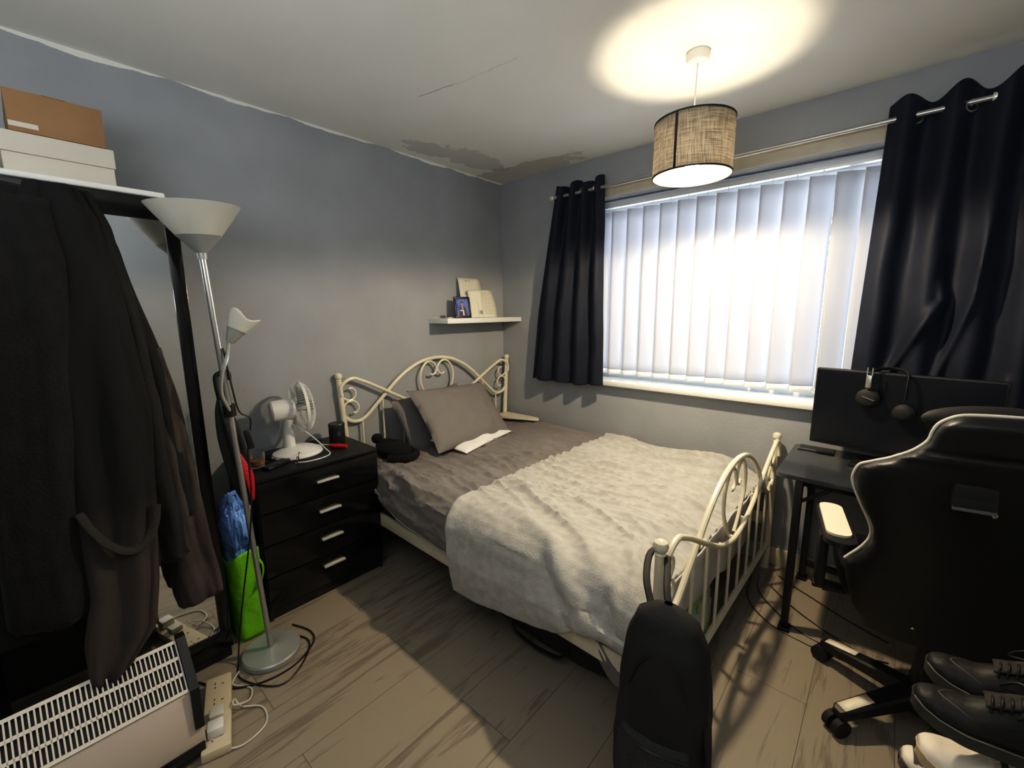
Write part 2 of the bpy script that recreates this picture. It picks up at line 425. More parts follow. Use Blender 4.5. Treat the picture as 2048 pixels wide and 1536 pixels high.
w = bpy.data.objects.new('window_1', None); COL.objects.link(w); w.location = ((WX0+WX1)/2, .2, WZ0)
INV[w.name] = Matrix.Translation(w.location).inverted(); w['kind'] = 'structure'; w['label'] = 'wide window behind white vertical blinds'; w['category'] = 'window'
b = B(); fy = .20
for z in (WZ0+.035, WZ1-.035): b.box(((WX0+WX1)/2, fy, z), (WX1-WX0, .06, .07), bev=.006)
for x in (WX0+.03, WX1-.03): b.box((x, fy, (WZ0+WZ1)/2), (.06, .058, WZ1-WZ0-.14), bev=.006)
b.box((2.21, fy, (WZ0+WZ1)/2), (.07, .056, WZ1-WZ0-.14), bev=.006)
b.out('window_frame', 'upvc', w)
B().box(((WX0+WX1)/2, fy+.005, (WZ0+WZ1)/2), (WX1-WX0-.12, .006, WZ1-WZ0-.13)).out('window_pane', 'glass', w)
B().box(((.83+WX1+.06)/2, .045, .925), (WX1+.06-.83, .20, .034), bev=.008).out('window_sill', 'sill', w)
# outside: a hedge seen through the gaps of the blind
t = thing('garden_tree', 'dark leafy tree outside, seen through the gaps of the blind', 'tree', (2.2, 3.4, 0))
b = B()
b.tube([(2.2, 3.4, -.5), (2.25, 3.4, .8), (2.15, 3.42, 1.6), (2.3, 3.4, 2.6)], lambda t_: .07-.04*t_, 8); b.out('trunk', M['wood_grey'], t)
b = B()
for k in range(700):
    a = random.uniform(0, 2*pi); r = random.random()**.5*1.0; z = random.uniform(-1, 1)
    c = V((2.4+r*cos(a)*1.3*sqrt(1-z*z*.8), 3.4+.5*r*sin(a), 2.3+z*.9)); s_ = random.uniform(.03, .07)
    R_ = Matrix.Rotation(random.uniform(0, 6), 3, V((random.random(), random.random(), random.random())).normalized())
    vs = [b.bm.verts.new(c+R_ @ V(p)*s_) for p in ((-1, 0, 0), (0, -.5, 0), (1, 0, 0), (0, .5, 0))]
    b.bm.faces.new(vs)
b.out('foliage', 'leaf', t)

# ------------------------------------------------------------------ vertical blind
t = thing('vertical_blind', 'white vertical blind with closed slats hanging in the window recess', 'blind', ((WX0+WX1)/2, .095, .97))
B().box(((WX0+WX1)/2+.0, .10, 2.108), (WX1-WX0-.02, .042, .036), bev=.004).out('headrail', M['upvc'], t)
sl_w = .116; xs = [.83+.1095*k for k in range(19)]
for k, x in enumerate(xs):
    if x > WX1-.12: break
    ang = radians(27+random.uniform(-3, 3)); ph = random.uniform(0, 6)
    cx = x+.05; cy = .10
    def f(u, v, cx=cx, cy=cy, ang=ang, ph=ph):
        s_ = (u-.5)*sl_w; z = .985+(2.065-.985)*v
        a_ = ang+.05*sin(v*2.2+ph)
        bow = .006*cos((u-.5)*pi)
        return V((cx+s_*cos(a_)+bow*sin(a_), cy-.006+s_*sin(a_)-bow*cos(a_), z))
    o = B().grid(f, 7, 14).out('slat', 'slat', t, thick=.0008)
    B().cyl((cx, cy, 2.062), (cx, cy, 2.095), .003, n=6).out('slat_hook', 'upvc', o)
    q = B()
    for kk in range(2):
        def g(u, v, cx=cx, cy=cy, ang=ang, ph=ph, kk=kk):
            s_ = (u-.5)*(sl_w-.002); z = .972+.035*v
            a_ = ang+.05*sin(ph); bow = .006*cos((u-.5)*pi)+(kk-.5)*.006
            return V((cx+s_*cos(a_)+bow*sin(a_), cy-.006+s_*sin(a_)-bow*cos(a_), z))
        q.grid(g, 7, 2)
    q.out('slat_weight', 'upvc', o, thick=.0008)
for x in xs[:17]:
    b = B()
    if x+.16 > WX1-.1:
        b.bm.free(); break
    x0, x1 = x+.05, x+.16
    b.tube([(x0+.045, .118, .985), ((x0+x1)/2+.01, .085, .965), (x1-.045, .07, .985)], .0012, 5)
    b.out('bead_chain', 'upvc', t)

# ------------------------------------------------------------------ curtain pole and curtains
t = thing('curtain_pole', 'thin steel curtain pole above the window, carrying both dark curtains', 'curtain pole', (1.6, -.08, 2.19))
B().cyl((.57, -.08, 2.185), (2.615, -.08, 2.20), .0105, n=16).out('rod', 'pole', t)
for x, z in ((.556, 2.185), (2.63, 2.20)):
    B().lathe([(.0, 0), (.016, 0), (.018, .006), (.018, .022), (.014, .030), (0, .032)], (x-.016, -.08, z), 16, RY(pi/2)).out('finial', 'steel', t)
for x in (.62, 1.35, 2.56):
    B().cyl((x, -.08, 2.188+.006), (x, -.002, 2.194), .006, n=10).cyl((x, -.010, 2.194), (x, -.001, 2.194), .02, n=16).out('bracket', 'steel', t)

def curtain(name, label, xt0, xt1, xb0, xb1, ztop, zbot, nf, ph, extra=None, amp=.036, rings=None, group=None):
    t = thing(name, label, 'curtain', ((xt0+xt1)/2, -.08, zbot), group=group)
    def f(u, v):
        # v=0 top
        x = (xt0+(xt1-xt0)*u)*(1-v)+(xb0+(xb1-xb0)*u)*v
        a = amp*(1-.25*v)
        w_ = u+.012*sin(7*u+ph)*v
        fold = a*sin(2*pi*nf*w_+ph)*(1-.3*v*abs(nz(u*4, v*2, ph)))
        y = -.082+fold-.012*v+.012*nz(u*5+ph, v*3)+.004*nz(u*18, v*7, 2)
        z = ztop+(zbot-ztop)*v+(.010*sin(2*pi*nf*w_+ph+1)*(1-sstep(0, .08, v)))+.012*nz(u*6, ph)*v
        if extra:
            dx, dy, dz = extra(u, v); x += dx; y += dy; z += dz
        y = min(y, -.012)
        return V((x, y, z))
    B().grid(f, 190, 150).out('fabric', 'curtain', t, thick=.002)
    for u in rings or []:
        x = xt0+(xt1-xt0)*u
        m = RY(pi/2) @ RX(0)
        B().lathe([(.019, -.002), (.026, -.003), (.026, .003), (.019, .002)], (x, -.08, 2.188), 20, RZ(radians(-50)) @ RY(pi/2), cap=False, closed=True).out('eyelet', 'chrome', t)
    return t
def exL(u, v):
    # the outer edge flares towards the corner and the top tab waves
    return (-.02*sin(pi*v)*(1-u), 0, .012*sin(14*u+1)*(1-sstep(0, .06, v)))
curtain('curtain', 'short dark navy curtain at the window end nearest the bed corner', .575, .95, .375, .99, 2.245, .905, 4, .6, exL, .030, [.14, .38, .62, .88])
def exR(u, v):
    s_ = sstep(.5, .75, u)
    dz = .02*s_*(1-v)+(.022*sin(26*u)*(1-s_)*(1-sstep(0, .05, v)))
    d = 0
    for pts, a_, wd in (([(.33, .52), (.36, .60), (.27, .70), (.16, .86), (.10, .98)], .030, .022), ([(.50, .30), (.47, .60), (.40, .78), (.34, .95)], .026, .022), ([(.78, .70), (.76, 1)], .03, .02), ([(.64, .80), (.62, 1)], .02, .02)):
        dd, tt = stroke(u, v, pts); d -= a_*exp(-(dd/wd)**2)*sstep(0, .25, tt)
    return (0, d-.015*s_, dz)
curtain('curtain', 'long dark navy curtain at the window end behind the monitor and chair', 2.315, 3.02, 2.29, 3.05, 2.262, .90, 5, 2.2, exR, .030, [.13, .35])

# ------------------------------------------------------------------ ceiling pendant
PX, PY = 1.743, -.753
t = thing('ceiling_pendant', 'linen drum ceiling lamp shade with dark trim, lit, hanging on a white cord', 'lamp', (PX, PY, H))
B().lathe([(0, 2.4), (.042, 2.4), (.044, 2.385), (.038, 2.366), (.010, 2.362), (0, 2.362)], (PX, PY, 0), 32).out('ceiling_rose', 'rose', t)
B().tube([(PX, PY, 2.364), (PX-.002, PY, 2.3), (PX-.004, PY+.001, 2.2), (PX-.004, PY, 2.075)], .0032, 8).out('cord', 'rose', t)
RS = .150; ZT, ZB = 2.152, 1.946
sh = B().grid(lambda u, v: V((PX+RS*cos(2*pi*u), PY+RS*sin(2*pi*u), ZB+(ZT-ZB)*v)), 64, 8, cu=True).out('lamp_shade', 'shade', t, thick=.0012)
for z in (ZB, ZT-.006):
    B().lathe([(RS-.0018, 0), (RS+.0022, 0), (RS+.0022, .006), (RS-.0018, .006)], (PX, PY, z), 64, cap=False, closed=True).out('shade_trim', M['black_matte'], sh)
sa = atan2(-2.63-PY, 2.42-PX)-.42
B().grid(lambda u, v: V((PX+(RS+.0026)*cos(sa+(u-.5)*.065), PY+(RS+.0026)*sin(sa+(u-.5)*.065), ZB+(ZT-ZB)*v)), 4, 2).out('shade_seam', M['black_matte'], sh, thick=.001)
b = B()
for k in range(3):
    a = 2*pi*k/3+.4
    b.cyl((PX, PY, 2.09), (PX+RS*cos(a), PY+RS*sin(a), 2.145), .0015, n=6)
b.lathe([(.018, 0), (.024, 0), (.024, .003), (.018, .003)], (PX, PY, 2.088), 20, cap=False, closed=True)
b.out('shade_spider', 'white_plastic', sh)
B().lathe([(0, .05), (.007, .05), (.011, .02), (.011, -.005), (.0, -.005)], (PX, PY, 2.038), 20).out('bulb_holder', 'white_plastic', t)
bm_ = mat('lit_bulb', (1, .95, .85), .4, emis=((1, .82, .57), 320))
B().lathe([(0, .030), (.012, .028), (.024, .014), (.029, 0), (.026, -.014), (.014, -.026), (0, -.029)], (PX, PY, 2.003), 24).out('bulb', bm_, t)

# ------------------------------------------------------------------ wall shelf and what stands on it
sh_y0, sh_y1 = -.758, -.003
B().box((.1, (sh_y0+sh_y1)/2, 1.352), (.2, sh_y1-sh_y0, .034), bev=.0015)
single('wall_shelf', B().box((.1005, (sh_y0+sh_y1)/2, 1.352), (.199, sh_y1-sh_y0, .034), bev=.0015), 'white_gloss', 'white floating wall shelf in the corner above the headboard', 'shelf')
t = thing('photo_frame', 'small black photo frame with blue portrait, leaning on the wall shelf', 'photo frame', (.12, -.54, 1.369))
FR = Matrix.Translation((.125, -.548, 1.3705)) @ Matrix.Rotation(radians(-14), 4, 'Z') @ Matrix.Rotation(radians(-12), 4, 'Y')
fb = B(); fw_, fh_ = .125, .150
for (y, z, dy, dz) in ((0, fh_-.007, fw_, .014), (0, .007, fw_, .014), (-fw_/2+.007, fh_/2, .014, fh_-.028), (fw_/2-.007, fh_/2, .014, fh_-.028)):
    fb.box((0, y, z), (.012, dy, dz), bev=.001)
fb.out('frame', 'black', t, xf=FR)
B().box((-.002, 0, fh_/2), (.004, fw_-.026, fh_-.026)).out('photo_print', 'photo_blue', t, xf=FR)
fig = B().ell((.0012, .0, .097), (.0012, .009, .013)).box((.0012, 0, .075), (.001, .012, .03)).out('photo_figure', 'skin', t, xf=FR)
q = B().box((.0016, 0, .113), (.001, .026, .004)).box((.0014, 0, .108), (.001, .016, .010))
q.prism([(-.032, .016), (.034, .016), (.026, .070), (.012, .084), (.006, .05), (-.006, .05), (-.012, .084), (-.024, .066)], 0, .0004, .0012)
q.out('photo_gown', 'ink_dark', t, xf=FR)
B().box((.0020, -.006, .052), (.001, .030, .008), rot=None).box((.0020, .004, .035), (.001, .010, .038)).out('photo_scroll', 'white_plastic', t, xf=FR)
B().box((-.03, 0, .05), (.004, .03, .10), rot=RY(radians(-20))).out('stand', 'black', t, xf=FR)

def letter(label, loc, rz, lean, w_, h_, lines, logo=False, bend=.01):
    t = thing('letter', label, 'letter', loc, rz)
    X = Matrix.Rotation(lean, 4, 'Y')
    def f(u, v, off=0): return V((bend*sin(pi*v)*1.0+off, (u-.5)*w_*(1-.02*v), h_*v))
    B().grid(lambda u, v: f(u, v), 6, 16).out('sheet', 'paper', t, world=False, thick=.0006, xf=X)
    b = B()
    for (v0, u0, u1, th) in lines:
        b.grid(lambda u, v: f(u0+(u1-u0)*u, v0+th*v, .0009), 5, 2)
    b.out('print', 'ink', t, world=False, xf=X)
    if logo:
        b = B(); c = (.38, .93)
        b.grid(lambda u, v: f(.33+.05*u*(1-.5*(1-v)), .905+.035*v, .0009), 3, 3)
        b.out('shield_emblem', 'ink_dark', t, world=False, xf=X)
        b = B()
        for v0 in (.93, .915): b.grid(lambda u, v: f(.42+.14*u, v0+.006*v, .0009), 3, 2)
        b.out('heading_print', 'ink', t, world=False, xf=X)
    return t
random.seed(3)
letter('tall cream letter with shield emblem standing behind the other papers on the shelf', (.085, -.41, 1.3705), radians(-6), radians(-11), .205, .292,
       [(.63, .18, .78, .007), (.585, .18, .80, .012)], True, .008)
letter('shorter closely printed cream letter propped on the shelf in front of the tall one', (.165, -.335, 1.3705), radians(-8), radians(-20), .165, .215,
       [(.90-.06*k, .30+.05*random.random(), .85+.08*random.random(), .012) for k in range(14)], False, .012)
letter('folded cream leaflet with a dark picture between the photo frame and the printed letter', (.145, -.432, 1.3705), radians(-22), radians(-15), .11, .205,
       [(.12+.02*k, .62, .92, .02) for k in range(7)], False, .004)
t = thing('keyring', 'small grey keys and fob lying on the end of the shelf', 'keys', (.06, -.70, 1.369))
B().ell((.07, -.69, 1.380), (.014, .040, .0105), RZ(radians(25))).out('fob', 'grey_object', t)
B().tube([(.05, -.735, 1.374), (.035, -.745, 1.3735), (.03, -.725, 1.374), (.045, -.715, 1.374)], .0018, 6, closed=True).out('ring', 'steel', t)
B().box((.095, -.645, 1.374), (.010, .05, .003), rot=RZ(radians(10)), bev=.001).box((.11, -.665, 1.372), (.03, .010, .003), rot=RZ(radians(60)), bev=.001).out('key', 'steel', t)

# ------------------------------------------------------------------ bed
BX, BY, BA = .060, -.016, radians(-1.2)
BM = Matrix.Translation((BX, BY, 0)) @ Matrix.Rotation(BA, 4, 'Z')
BL, BW = 1.962, 1.45   # head to foot, width ; local x to foot, local y to -BW
bed = thing('double_bed', 'cream metal double bed frame with scrolled headboard and footboard', 'bed', (BX, BY, 0), BA)
def bedpart(name, b, m=None, parent=None): return b.out(name, m or M['cream_metal'], parent or bed, world=False)

def bed_end(name, x, dz, ztop, w0, w1, lean, zlow, post_r=(.022, .015), spind=True):
    """measured from the photo: head shape, y from -1.40 to -.02, shifted in z by dz"""
    root = None
    yc_src, hw_src = -.708, .69
    yc = (w0+w1)/2; hw = abs(w1-w0)/2
    def P(y, z, dx=0): return V((x+dx+lean*(z+dz-.3), yc+(y-yc_src)/hw_src*hw, z+dz))
    A = [(-1.396, .90), (-1.392, .85), (-1.377, .80), (-1.334, .766), (-1.282, .762), (-1.235, .788), (-1.166, .850), (-1.095, .915), (-1.022, .980), (-.936, 1.038), (-.826, 1.085), (-.708, 1.100)]
    A = A+[(2*yc_src-y, z) for y, z in A[-2::-1]]
    Bt = [(-1.394, .93), (-1.394, .985), (-1.358, 1.018), (-1.316, 1.028), (-1.274, 1.012), (-1.204, .977), (-1.095, .915), (-.983, .852), (-.87, .80), (-.76, .772), (-.708, .768)]
    Bt = Bt+[(2*yc_src-y, z) for y, z in Bt[-2::-1]]
    fr = B().tube([P(*p) for p in A], .0115, 10, sm=5).out(name+'_wave_rail', M['cream_metal'], bed, world=False)
    B().tube([P(y, z, .016) for y, z in Bt], .0105, 10, sm=5).out(name+'_loop_rail', M['cream_metal'], bed, world=False)
    for sgn in (0, 1):
        def q(y, z): return P(y if not sgn else 2*yc_src-y, z)
        S1 = [(-1.392, .955), (-1.385, .925), (-1.360, .902), (-1.325, .898), (-1.303, .925), (-1.306, .952), (-1.325, .968), (-1.342, .966)]
        S2 = [(-1.384, .845), (-1.372, .872), (-1.345, .890), (-1.313, .886), (-1.290, .858), (-1.293, .830), (-1.310, .816), (-1.328, .822)]
        B().tube([q(*p) for p in S1], .0062, 8, sm=5).tube([q(*p) for p in S2], .0062, 8, sm=5).out('scroll', M['cream_metal'], bed, world=False)
        HS = [(-.735, .772), (-.765, .80), (-.804, .851), (-.842, .925), (-.843, 1.0), (-.815, 1.055), (-.775, 1.078), (-.735, 1.065), (-.712, 1.030), (-.722, .995), (-.748, .982), (-.770, .992)]
        B().tube([q(*p) for p in HS], .0075, 8, sm=5).out('heart_scroll', M['cream_metal'], bed, world=False)
    # low rails and spindles
    low = P(0, zlow-dz)
    B().tube([(low.x, w0-.015*0, zlow), (low.x, w1, zlow)], .014, 10, sm=1).out(name+'_low_rail', M['cream_metal'], bed, world=False)
    def zA(y):
        return min(lerp_tab([(a, b_) for a, b_ in A[3:-3]], y)[0], lerp_tab([(a, b_) for a, b_ in Bt[3:-3]], y)[0])
    for y in (-1.27, -1.13, -.99, -.85, -.708, -.566, -.426, -.286, -.146):
        p0 = P(y, zA(y)); p1 = V((x+lean*(zlow-.3), p0.y, zlow))
        if abs(y) > 1.2 or abs(y) < .2: pass
        B().cyl(p0, p1, .0062, n=8).out('spindle', M['cream_metal'], bed, world=False)
    splay = .034 if name == 'headboard' else .008
    for y in (w0, w1):
        yi = y+(splay if y < -.5 else -splay)
        def rr(t_): return post_r[0]-(post_r[0]-post_r[1])*t_
        top = V((x+lean*(ztop-.04-.3), y, ztop-.045))
        foot = V((x, yi, 0))
        pts = [foot, V((x, yi, .45 if splay > .02 else .3)), top]
        p = B().tube([foot, foot.lerp(pts[1], .5), pts[1], pts[1].lerp(top, .5), top], rr, 16, sm=5).out('post', M['cream_metal'], bed, world=False)
        c = V((x+lean*(ztop-.3), y, ztop-.022))
        B().lathe([(.0, -.022), (.012, -.024), (.017, -.018), (.012, -.013), (.019, -.006), (.0225, .006), (.019, .019), (.009, .026), (0, .027)], c, 20).out('finial', M['cream_metal'], p, world=False)
bed_end('headboard', .0, 0, 1.062, -BW+.012, -.012, -.0, .33)
bed_end('footboard', BL, -.285, .765, -BW+.0, -.0, 0, .14)
for y in (-BW+.02, -.02):
    bedpart('side_rail', B().box((BL/2, y, .285), (BL-.03, .022, .065), bev=.004))
b = B()
for k in range(12): b.box((.12+k*.155, -BW/2, .305), (.07, BW-.06, .014), bev=.003)
bedpart('slat_base', b, M['wood_grey'])
bedpart('centre_leg', B().cyl((BL/2, -BW/2, 0), (BL/2, -BW/2, .30), .02))

def bed_thing(name, b, m, label, cat, **k):
    """single mesh thing in bed-local coordinates"""
    o = b.out(name, m, None, **k); o.location = (BX, BY, 0); o.rotation_euler = (0, 0, BA)
    return tag(o, label, cat)
b = B().box((BL/2-.02, -BW/2, .415), (BL-.11, BW-.075, .205), bev=.045, seg=4)
bed_thing('mattress', b, M['pillow'], 'dark grey covered mattress on the bed under the duvet', 'mattress')

def profile_pts(zt, y_far, z_far, y_near, z_near, R, bulge=.02):
    P = [(y_far+.004, z_far), (y_far+.008, (z_far+zt-R*.5)/2)]
    for k in range(5):
        a = pi/2*k/4; P.append((y_far-.04*0+(-.04)*(sin(a)), zt-.04+.04*(1-cos(pi/2-a)) if 0 else zt-.04*(1-sin(a))))
    for k in range(6):
        a = pi/2*k/5; P.append((y_near+R*(1-sin(a)), zt-R*(1-cos(a))))
    zc = zt-R
    P.append((y_near-bulge, zc-(zc-z_near)*.35)); P.append((y_near-bulge*.9, zc-(zc-z_near)*.7)); P.append((y_near-bulge*.4, z_near))
    return P
def arclen(P):
    S = [0]
    for a, c in zip(P, P[1:]): S.append(S[-1]+hypot(c[0]-a[0], c[1]-a[1]))
    return S
def at(P, S, s):
    for i in range(len(S)-1):
        if s <= S[i+1] or i == len(S)-2:
            t_ = (s-S[i])/max(1e-9, S[i+1]-S[i]); a, c = P[i], P[i+1]
            ty, tz = c[0]-a[0], c[1]-a[1]; l = hypot(ty, tz) or 1
            return (a[0]+ty*t_, a[1]+tz*t_, ty/l, tz/l)
# grey duvet
def hem_duvet(x): return .335+.16*exp(-max(0, x-.36)/.15)
def duvet(u, v):
    x = .055+(BL-.055-.09)*u
    end = 0
    P = profile_pts(.545, -.005, .36, -BW+.0, hem_duvet(x), .10, .012)
    S = arclen(P); y, z, ty, tz = at(P, S, S[-1]*v); under = sstep(1.02, 1.14, x)
    ny, nz_ = tz, -ty            # outward normal (path goes far->near, left hand side is out)
    if nz_ < 0 and abs(ty) > .5: ny, nz_ = -ny, -nz_
    if y < -BW+.05 and ny > 0: ny, nz_ = -ny, -nz_
    top = 1 if z > .50 else .6
    # wrinkles : mostly along the length, pulled diagonally near the pillow
    s_ = S[-1]*v
    wv = nz(x*1.3, s_*1.4, 3)*.35
    q1 = max(0, ridge(x*1.3+wv, (s_+.25*x)*9+wv*4, 1))**3
    q2 = max(0, ridge((x+.3*s_)*2.6, s_*15-x*2, 4))**3
    q3 = ridge(x*11+wv*9, s_*10-wv*7, 8)**2
    q4 = max(0, ridge(x*7+wv*3+s_*2, s_*17-wv*4, 12))**4
    q5 = max(0, ridge(x*15-s_*9, s_*13+x*7, 17))**3
    d = .013*q1+.010*q2+.0025*q3+.008*q4*sstep(.05, .5, s_)+.0025*q5+.012*nz(x*3, s_*3, 9)
    # long pulls on the near edge beside the pillow
    for pts, a_, wd in (([(.25, 1.62), (.50, 1.52), (.80, 1.60)], .02, .02), ([(.30, 1.76), (.55, 1.66), (.85, 1.72)], .018, .02), ([(.12, 1.75), (.30, 1.85)], .015, .018), ([(.35, 1.30), (.7, 1.18), (1.0, 1.22)], .012, .02)):
        dd, tt = stroke(x, s_, pts); d += a_*exp(-(dd/wd)**2)*sin(pi*min(1, max(0, tt)))
    d *= top
    if z < .40: d = max(d*.6, -.004)
    # drop at the foot
    e = sstep(BL-.25, BL-.12, x)
    z2 = z-e*.10-under*.045*(1 if z > .3 else 0)
    d -= under*.028*(1-top*0) if z < .5 else 0
    return V((x, y+ny*d, z2+abs(nz_)*d))
DV = bed_thing('duvet', B().grid(duvet, 170, 210), M['duvet'], 'crumpled dark grey duvet covering the pillow half of the bed', 'duvet', thick=.006)
B().tube([duvet(.02+.55*k/30, 1.0)+V((0, -.004, 0)) for k in range(31)], .004, 6, sm=2).out('piping', mat('pale_piping', (.36, .33, .29), .8), DV, world=False)
# duvet end hanging over the foot of the mattress, seen through the spindles
def dtail(u, v):
    y = -.03-(BW-.06)*u
    hem = .31+.08*nz(u*3.3, 1)+.05*nz(u*9, 2)+.14*exp(-((u-.05)/.12)**2)-.09*exp(-((u-.9)/.1)**2)
    z = .525+(hem-.525)*v
    x = BL-.030+.008*sin(u*30+3*nz(u*4, 0))*(.4+.6*v)+.005*nz(u*20, v*4)
    return V((x, y, z))
bed_thing('bed_sheet', B().grid(dtail, 120, 24), mat('grey_sheet', (.62, .61, .60), .8, var=.15, scale=5, bump=.5, bscale=30), 'rumpled grey sheet hanging behind the footboard spindles', 'sheet', thick=.003)

# pale fleece blanket
def hem_blanket(x):
    return lerp_tab([(.95, .222), (1.05, .212), (1.20, .222), (1.37, .250), (1.50, .278), (1.60, .305), (1.70, .355), (1.80, .385), (1.95, .39)], x)[0]
def blanket(u, v):
    P0 = profile_pts(.556, -.0, .40, -BW-.012, .24, .13, .035); S0 = arclen(P0)
    x0 = .975+.004*sin(9*v)+.075*sstep(.75, 1, v)+.008*nz(v*5, 0)
    x = x0+(BL-.034-x0)*u
    P = profile_pts(.562, -.0, .40, -BW-.016, hem_blanket(x)-.015, .13, .022)
    S = arclen(P); s_ = S[-1]*v; y, z, ty, tz = at(P, S, s_)
    ny, nz_ = tz, -ty
    if nz_ < 0 and abs(ty) > .5: ny, nz_ = -ny, -nz_
    if y < -BW+.05 and ny > 0: ny, nz_ = -ny, -nz_
    sy = -y if z > .5 else BW+(.5-z)
    wv = nz(x*1.5, sy*1.6, 5)*.3
    fan = (sy-.55)*(.55+.6*(2.0-x))    # creases fan out from the foot
    q1 = max(0, ridge(x*.9+wv, fan*12+wv*2, 2))**3
    q2 = max(0, ridge(x*1.4, (sy+.22*x)*16+wv*4, 6))**3
    ontop = sstep(.30, .52, z)
    q3 = max(0, ridge(x*1.8+wv, (sy+.12*x)*24+wv*5, 11))**3
    q4 = max(0, ridge(x*9, sy*14+x*5, 15))**3
    ontop = (1-sstep(1.15, 1.42, sy))*sstep(.30, .52, z)
    d = .015*q1*ontop+.012*q2*ontop+.006*q3*ontop+.0016*q4*ontop+.010*nz(x*3.2, sy*3.2, 9)*(.4+.6*ontop)+.0018*nz(x*30, sy*30, 3)
    strokes = (
        ([(1.02, .10), (1.35, .22), (1.7, .20), (1.9, .12)], .026, .028),
        ([(1.05, .26), (1.4, .36), (1.75, .33), (1.9, .30)], .018, .022),
        ([(1.3, .12), (1.6, .09), (1.85, .05)], .020, .022),
        ([(1.0, .55), (1.4, .50), (1.8, .52)], .012, .025),
        ([(.98, 1.05), (1.25, 1.12), (1.55, 1.25), (1.82, 1.45)], .024, .035),
        ([(1.20, 1.28), (1.5, 1.36), (1.72, 1.52), (1.80, 1.66)], .030, .035),
        ([(1.72, 1.18), (1.84, 1.32), (1.90, 1.5)], .028, .03),
        ([(.97, 1.30), (1.00, 1.42), (1.02, 1.6)], .020, .03),
        ([(1.60, 1.62), (1.8, 1.66), (1.93, 1.62)], .020, .03))
    for pts, a_, wd in strokes:
        dd, tt = stroke(x, sy, pts); d += a_*exp(-(dd/wd)**2)*(.25+.75*sin(pi*min(1, max(0, tt))))
    for pts, a_, wd in (([(1.52, 1.42), (1.66, 1.56), (1.70, 1.70)], .030, .022), ([(1.78, 1.42), (1.84, 1.55)], .025, .02)):
        dd, tt = stroke(x, sy, pts); d -= a_*exp(-(dd/wd)**2)*sin(pi*min(1, max(0, tt)))
    d = max(d, -.012)
    e = sstep(BL-.22, BL-.03, x)
    zz = z-e*.050*(1 if z > .42 else .3)
    yy = y+ny*d
    if z < .5: yy -= .012*sin(x*9+1)*(.56-z)*3*0+.010*nz(x*4, 3)
    return V((x, yy, zz+abs(nz_)*d))
bed_thing('fleece_blanket', B().grid(blanket, 200, 240), M['blanket'], 'pale grey fleece blanket spread over the foot half of the bed', 'blanket', thick=.010)

# pillows
def pillow(name, label, m, c, rot, lx, ly, th, seed, squash=.35):
    t = thing(name, label, 'pillow', tuple(c))
    def f(sgn):
        def g(u, v):
            a, b_ = u*2-1, v*2-1
            fx = 1-.07*(1-b_*b_)*0-.06*(1-abs(b_)**2.0)*abs(a)**3
            k = max(0, (1-abs(a)**3.2))*max(0, (1-abs(b_)**3.2))
            z = sgn*th*.5*k**.55
            x = a*lx/2*(1-.05*(1-b_*b_)); y = b_*ly/2*(1-.05*(1-a*a))
            w_ = .006*ridge(a*2+seed, b_*2.4, sgn)**2+.008*nz(a*2.5+seed, b_*2.5)
            w_ += .010*exp(-((abs(b_)-.75)/.2)**2)*sin(a*9+seed)*.5
            return V((x, y, z+w_*k**.3*sgn))
        return g
    b = B().grid(f(1), 44, 32).grid(f(-1), 44, 32)
    bmesh.ops.remove_doubles(b.bm, verts=b.bm.verts, dist=.0004)
    X = Matrix.Translation(c) @ rot.to_4x4()
    b.out('pillowcase', m, t, xf=X, ang=1.2)
    return t, X
# local frame: x = along the bed width, y = up the pillow, z = thickness
def prot(tilt, yaw, roll=0): # columns
    # width axis -> world -y ; height axis -> up and towards head wall
    w_ = V((sin(yaw), cos(yaw), 0)); h_ = V((-cos(tilt)*cos(yaw), cos(tilt)*sin(yaw), sin(tilt))); n_ = w_.cross(h_)
    R_ = Matrix((w_, h_, n_)).transposed()
    return R_ @ Matrix.Rotation(roll, 3, 'Z')
pillow('pillow', 'dark grey pillow leaning behind the front pillow against the headboard', M['pillow'], V((.170, -.850, .690)), prot(radians(64), radians(-3), radians(4)), .60, .42, .13, 2)
t, X = pillow('pillow', 'large dark grey front pillow tilted across the pillow stack', mat('front_pillow', (.20, .186, .18), .85, bump=.25, bscale=240, bdist=.002), V((.315, -.752, .740)), prot(radians(50), radians(-7), radians(-4)), .71, .45, .12, 5)
pillow('pillow', 'white pillow peeping out underneath the grey front pillow', M['white_cotton'], V((.345, -.715, .588)), prot(radians(7), radians(-12), 0), .56, .34, .065, 8)
# black beanie
t = thing('beanie_hat', 'black knitted bobble hat lying on the duvet edge beside the drawers', 'hat', (.25, -1.33, .56))
b = B()
def hat(u, v):
    a = 2*pi*u; ph = pi*v
    r = 1+.10*nz(cos(a)*1.5, sin(a)*1.5, v*3)
    return V((.27+.135*sin(ph)**.8*cos(a)*r-.02, -1.260+.092*sin(ph)**.8*sin(a)*r, .605+.052*cos(ph)*(1+.3*nz(cos(a)*2, v*3, 1))))
b.grid(hat, 48, 22, cu=True); b.out('crown', 'knit_black', t)
b = B()
b.tube([(.33, -1.345, .585), (.40, -1.27, .582), (.375, -1.18, .583), (.28, -1.16, .585)], .022, 10, sm=6).out('ribbed_cuff', 'knit_black', t)
B().ell((.150, -1.300, .660), (.033, .033, .031)).out('bobble', 'knit_black', t)
# white flat board by the far headboard post
t = thing('white_tray', 'flat white board lying on the far corner of the bed by the headboard', 'tray', (.2, -.08, .56))
b = B(); b.prism([(.075, -.20), (.13, -.21), (.40, -.105), (.425, -.088), (.43, -.068), (.41, -.055), (.075, -.055)], 2, .575, .592)
b.out('board', 'cream_metal', t)

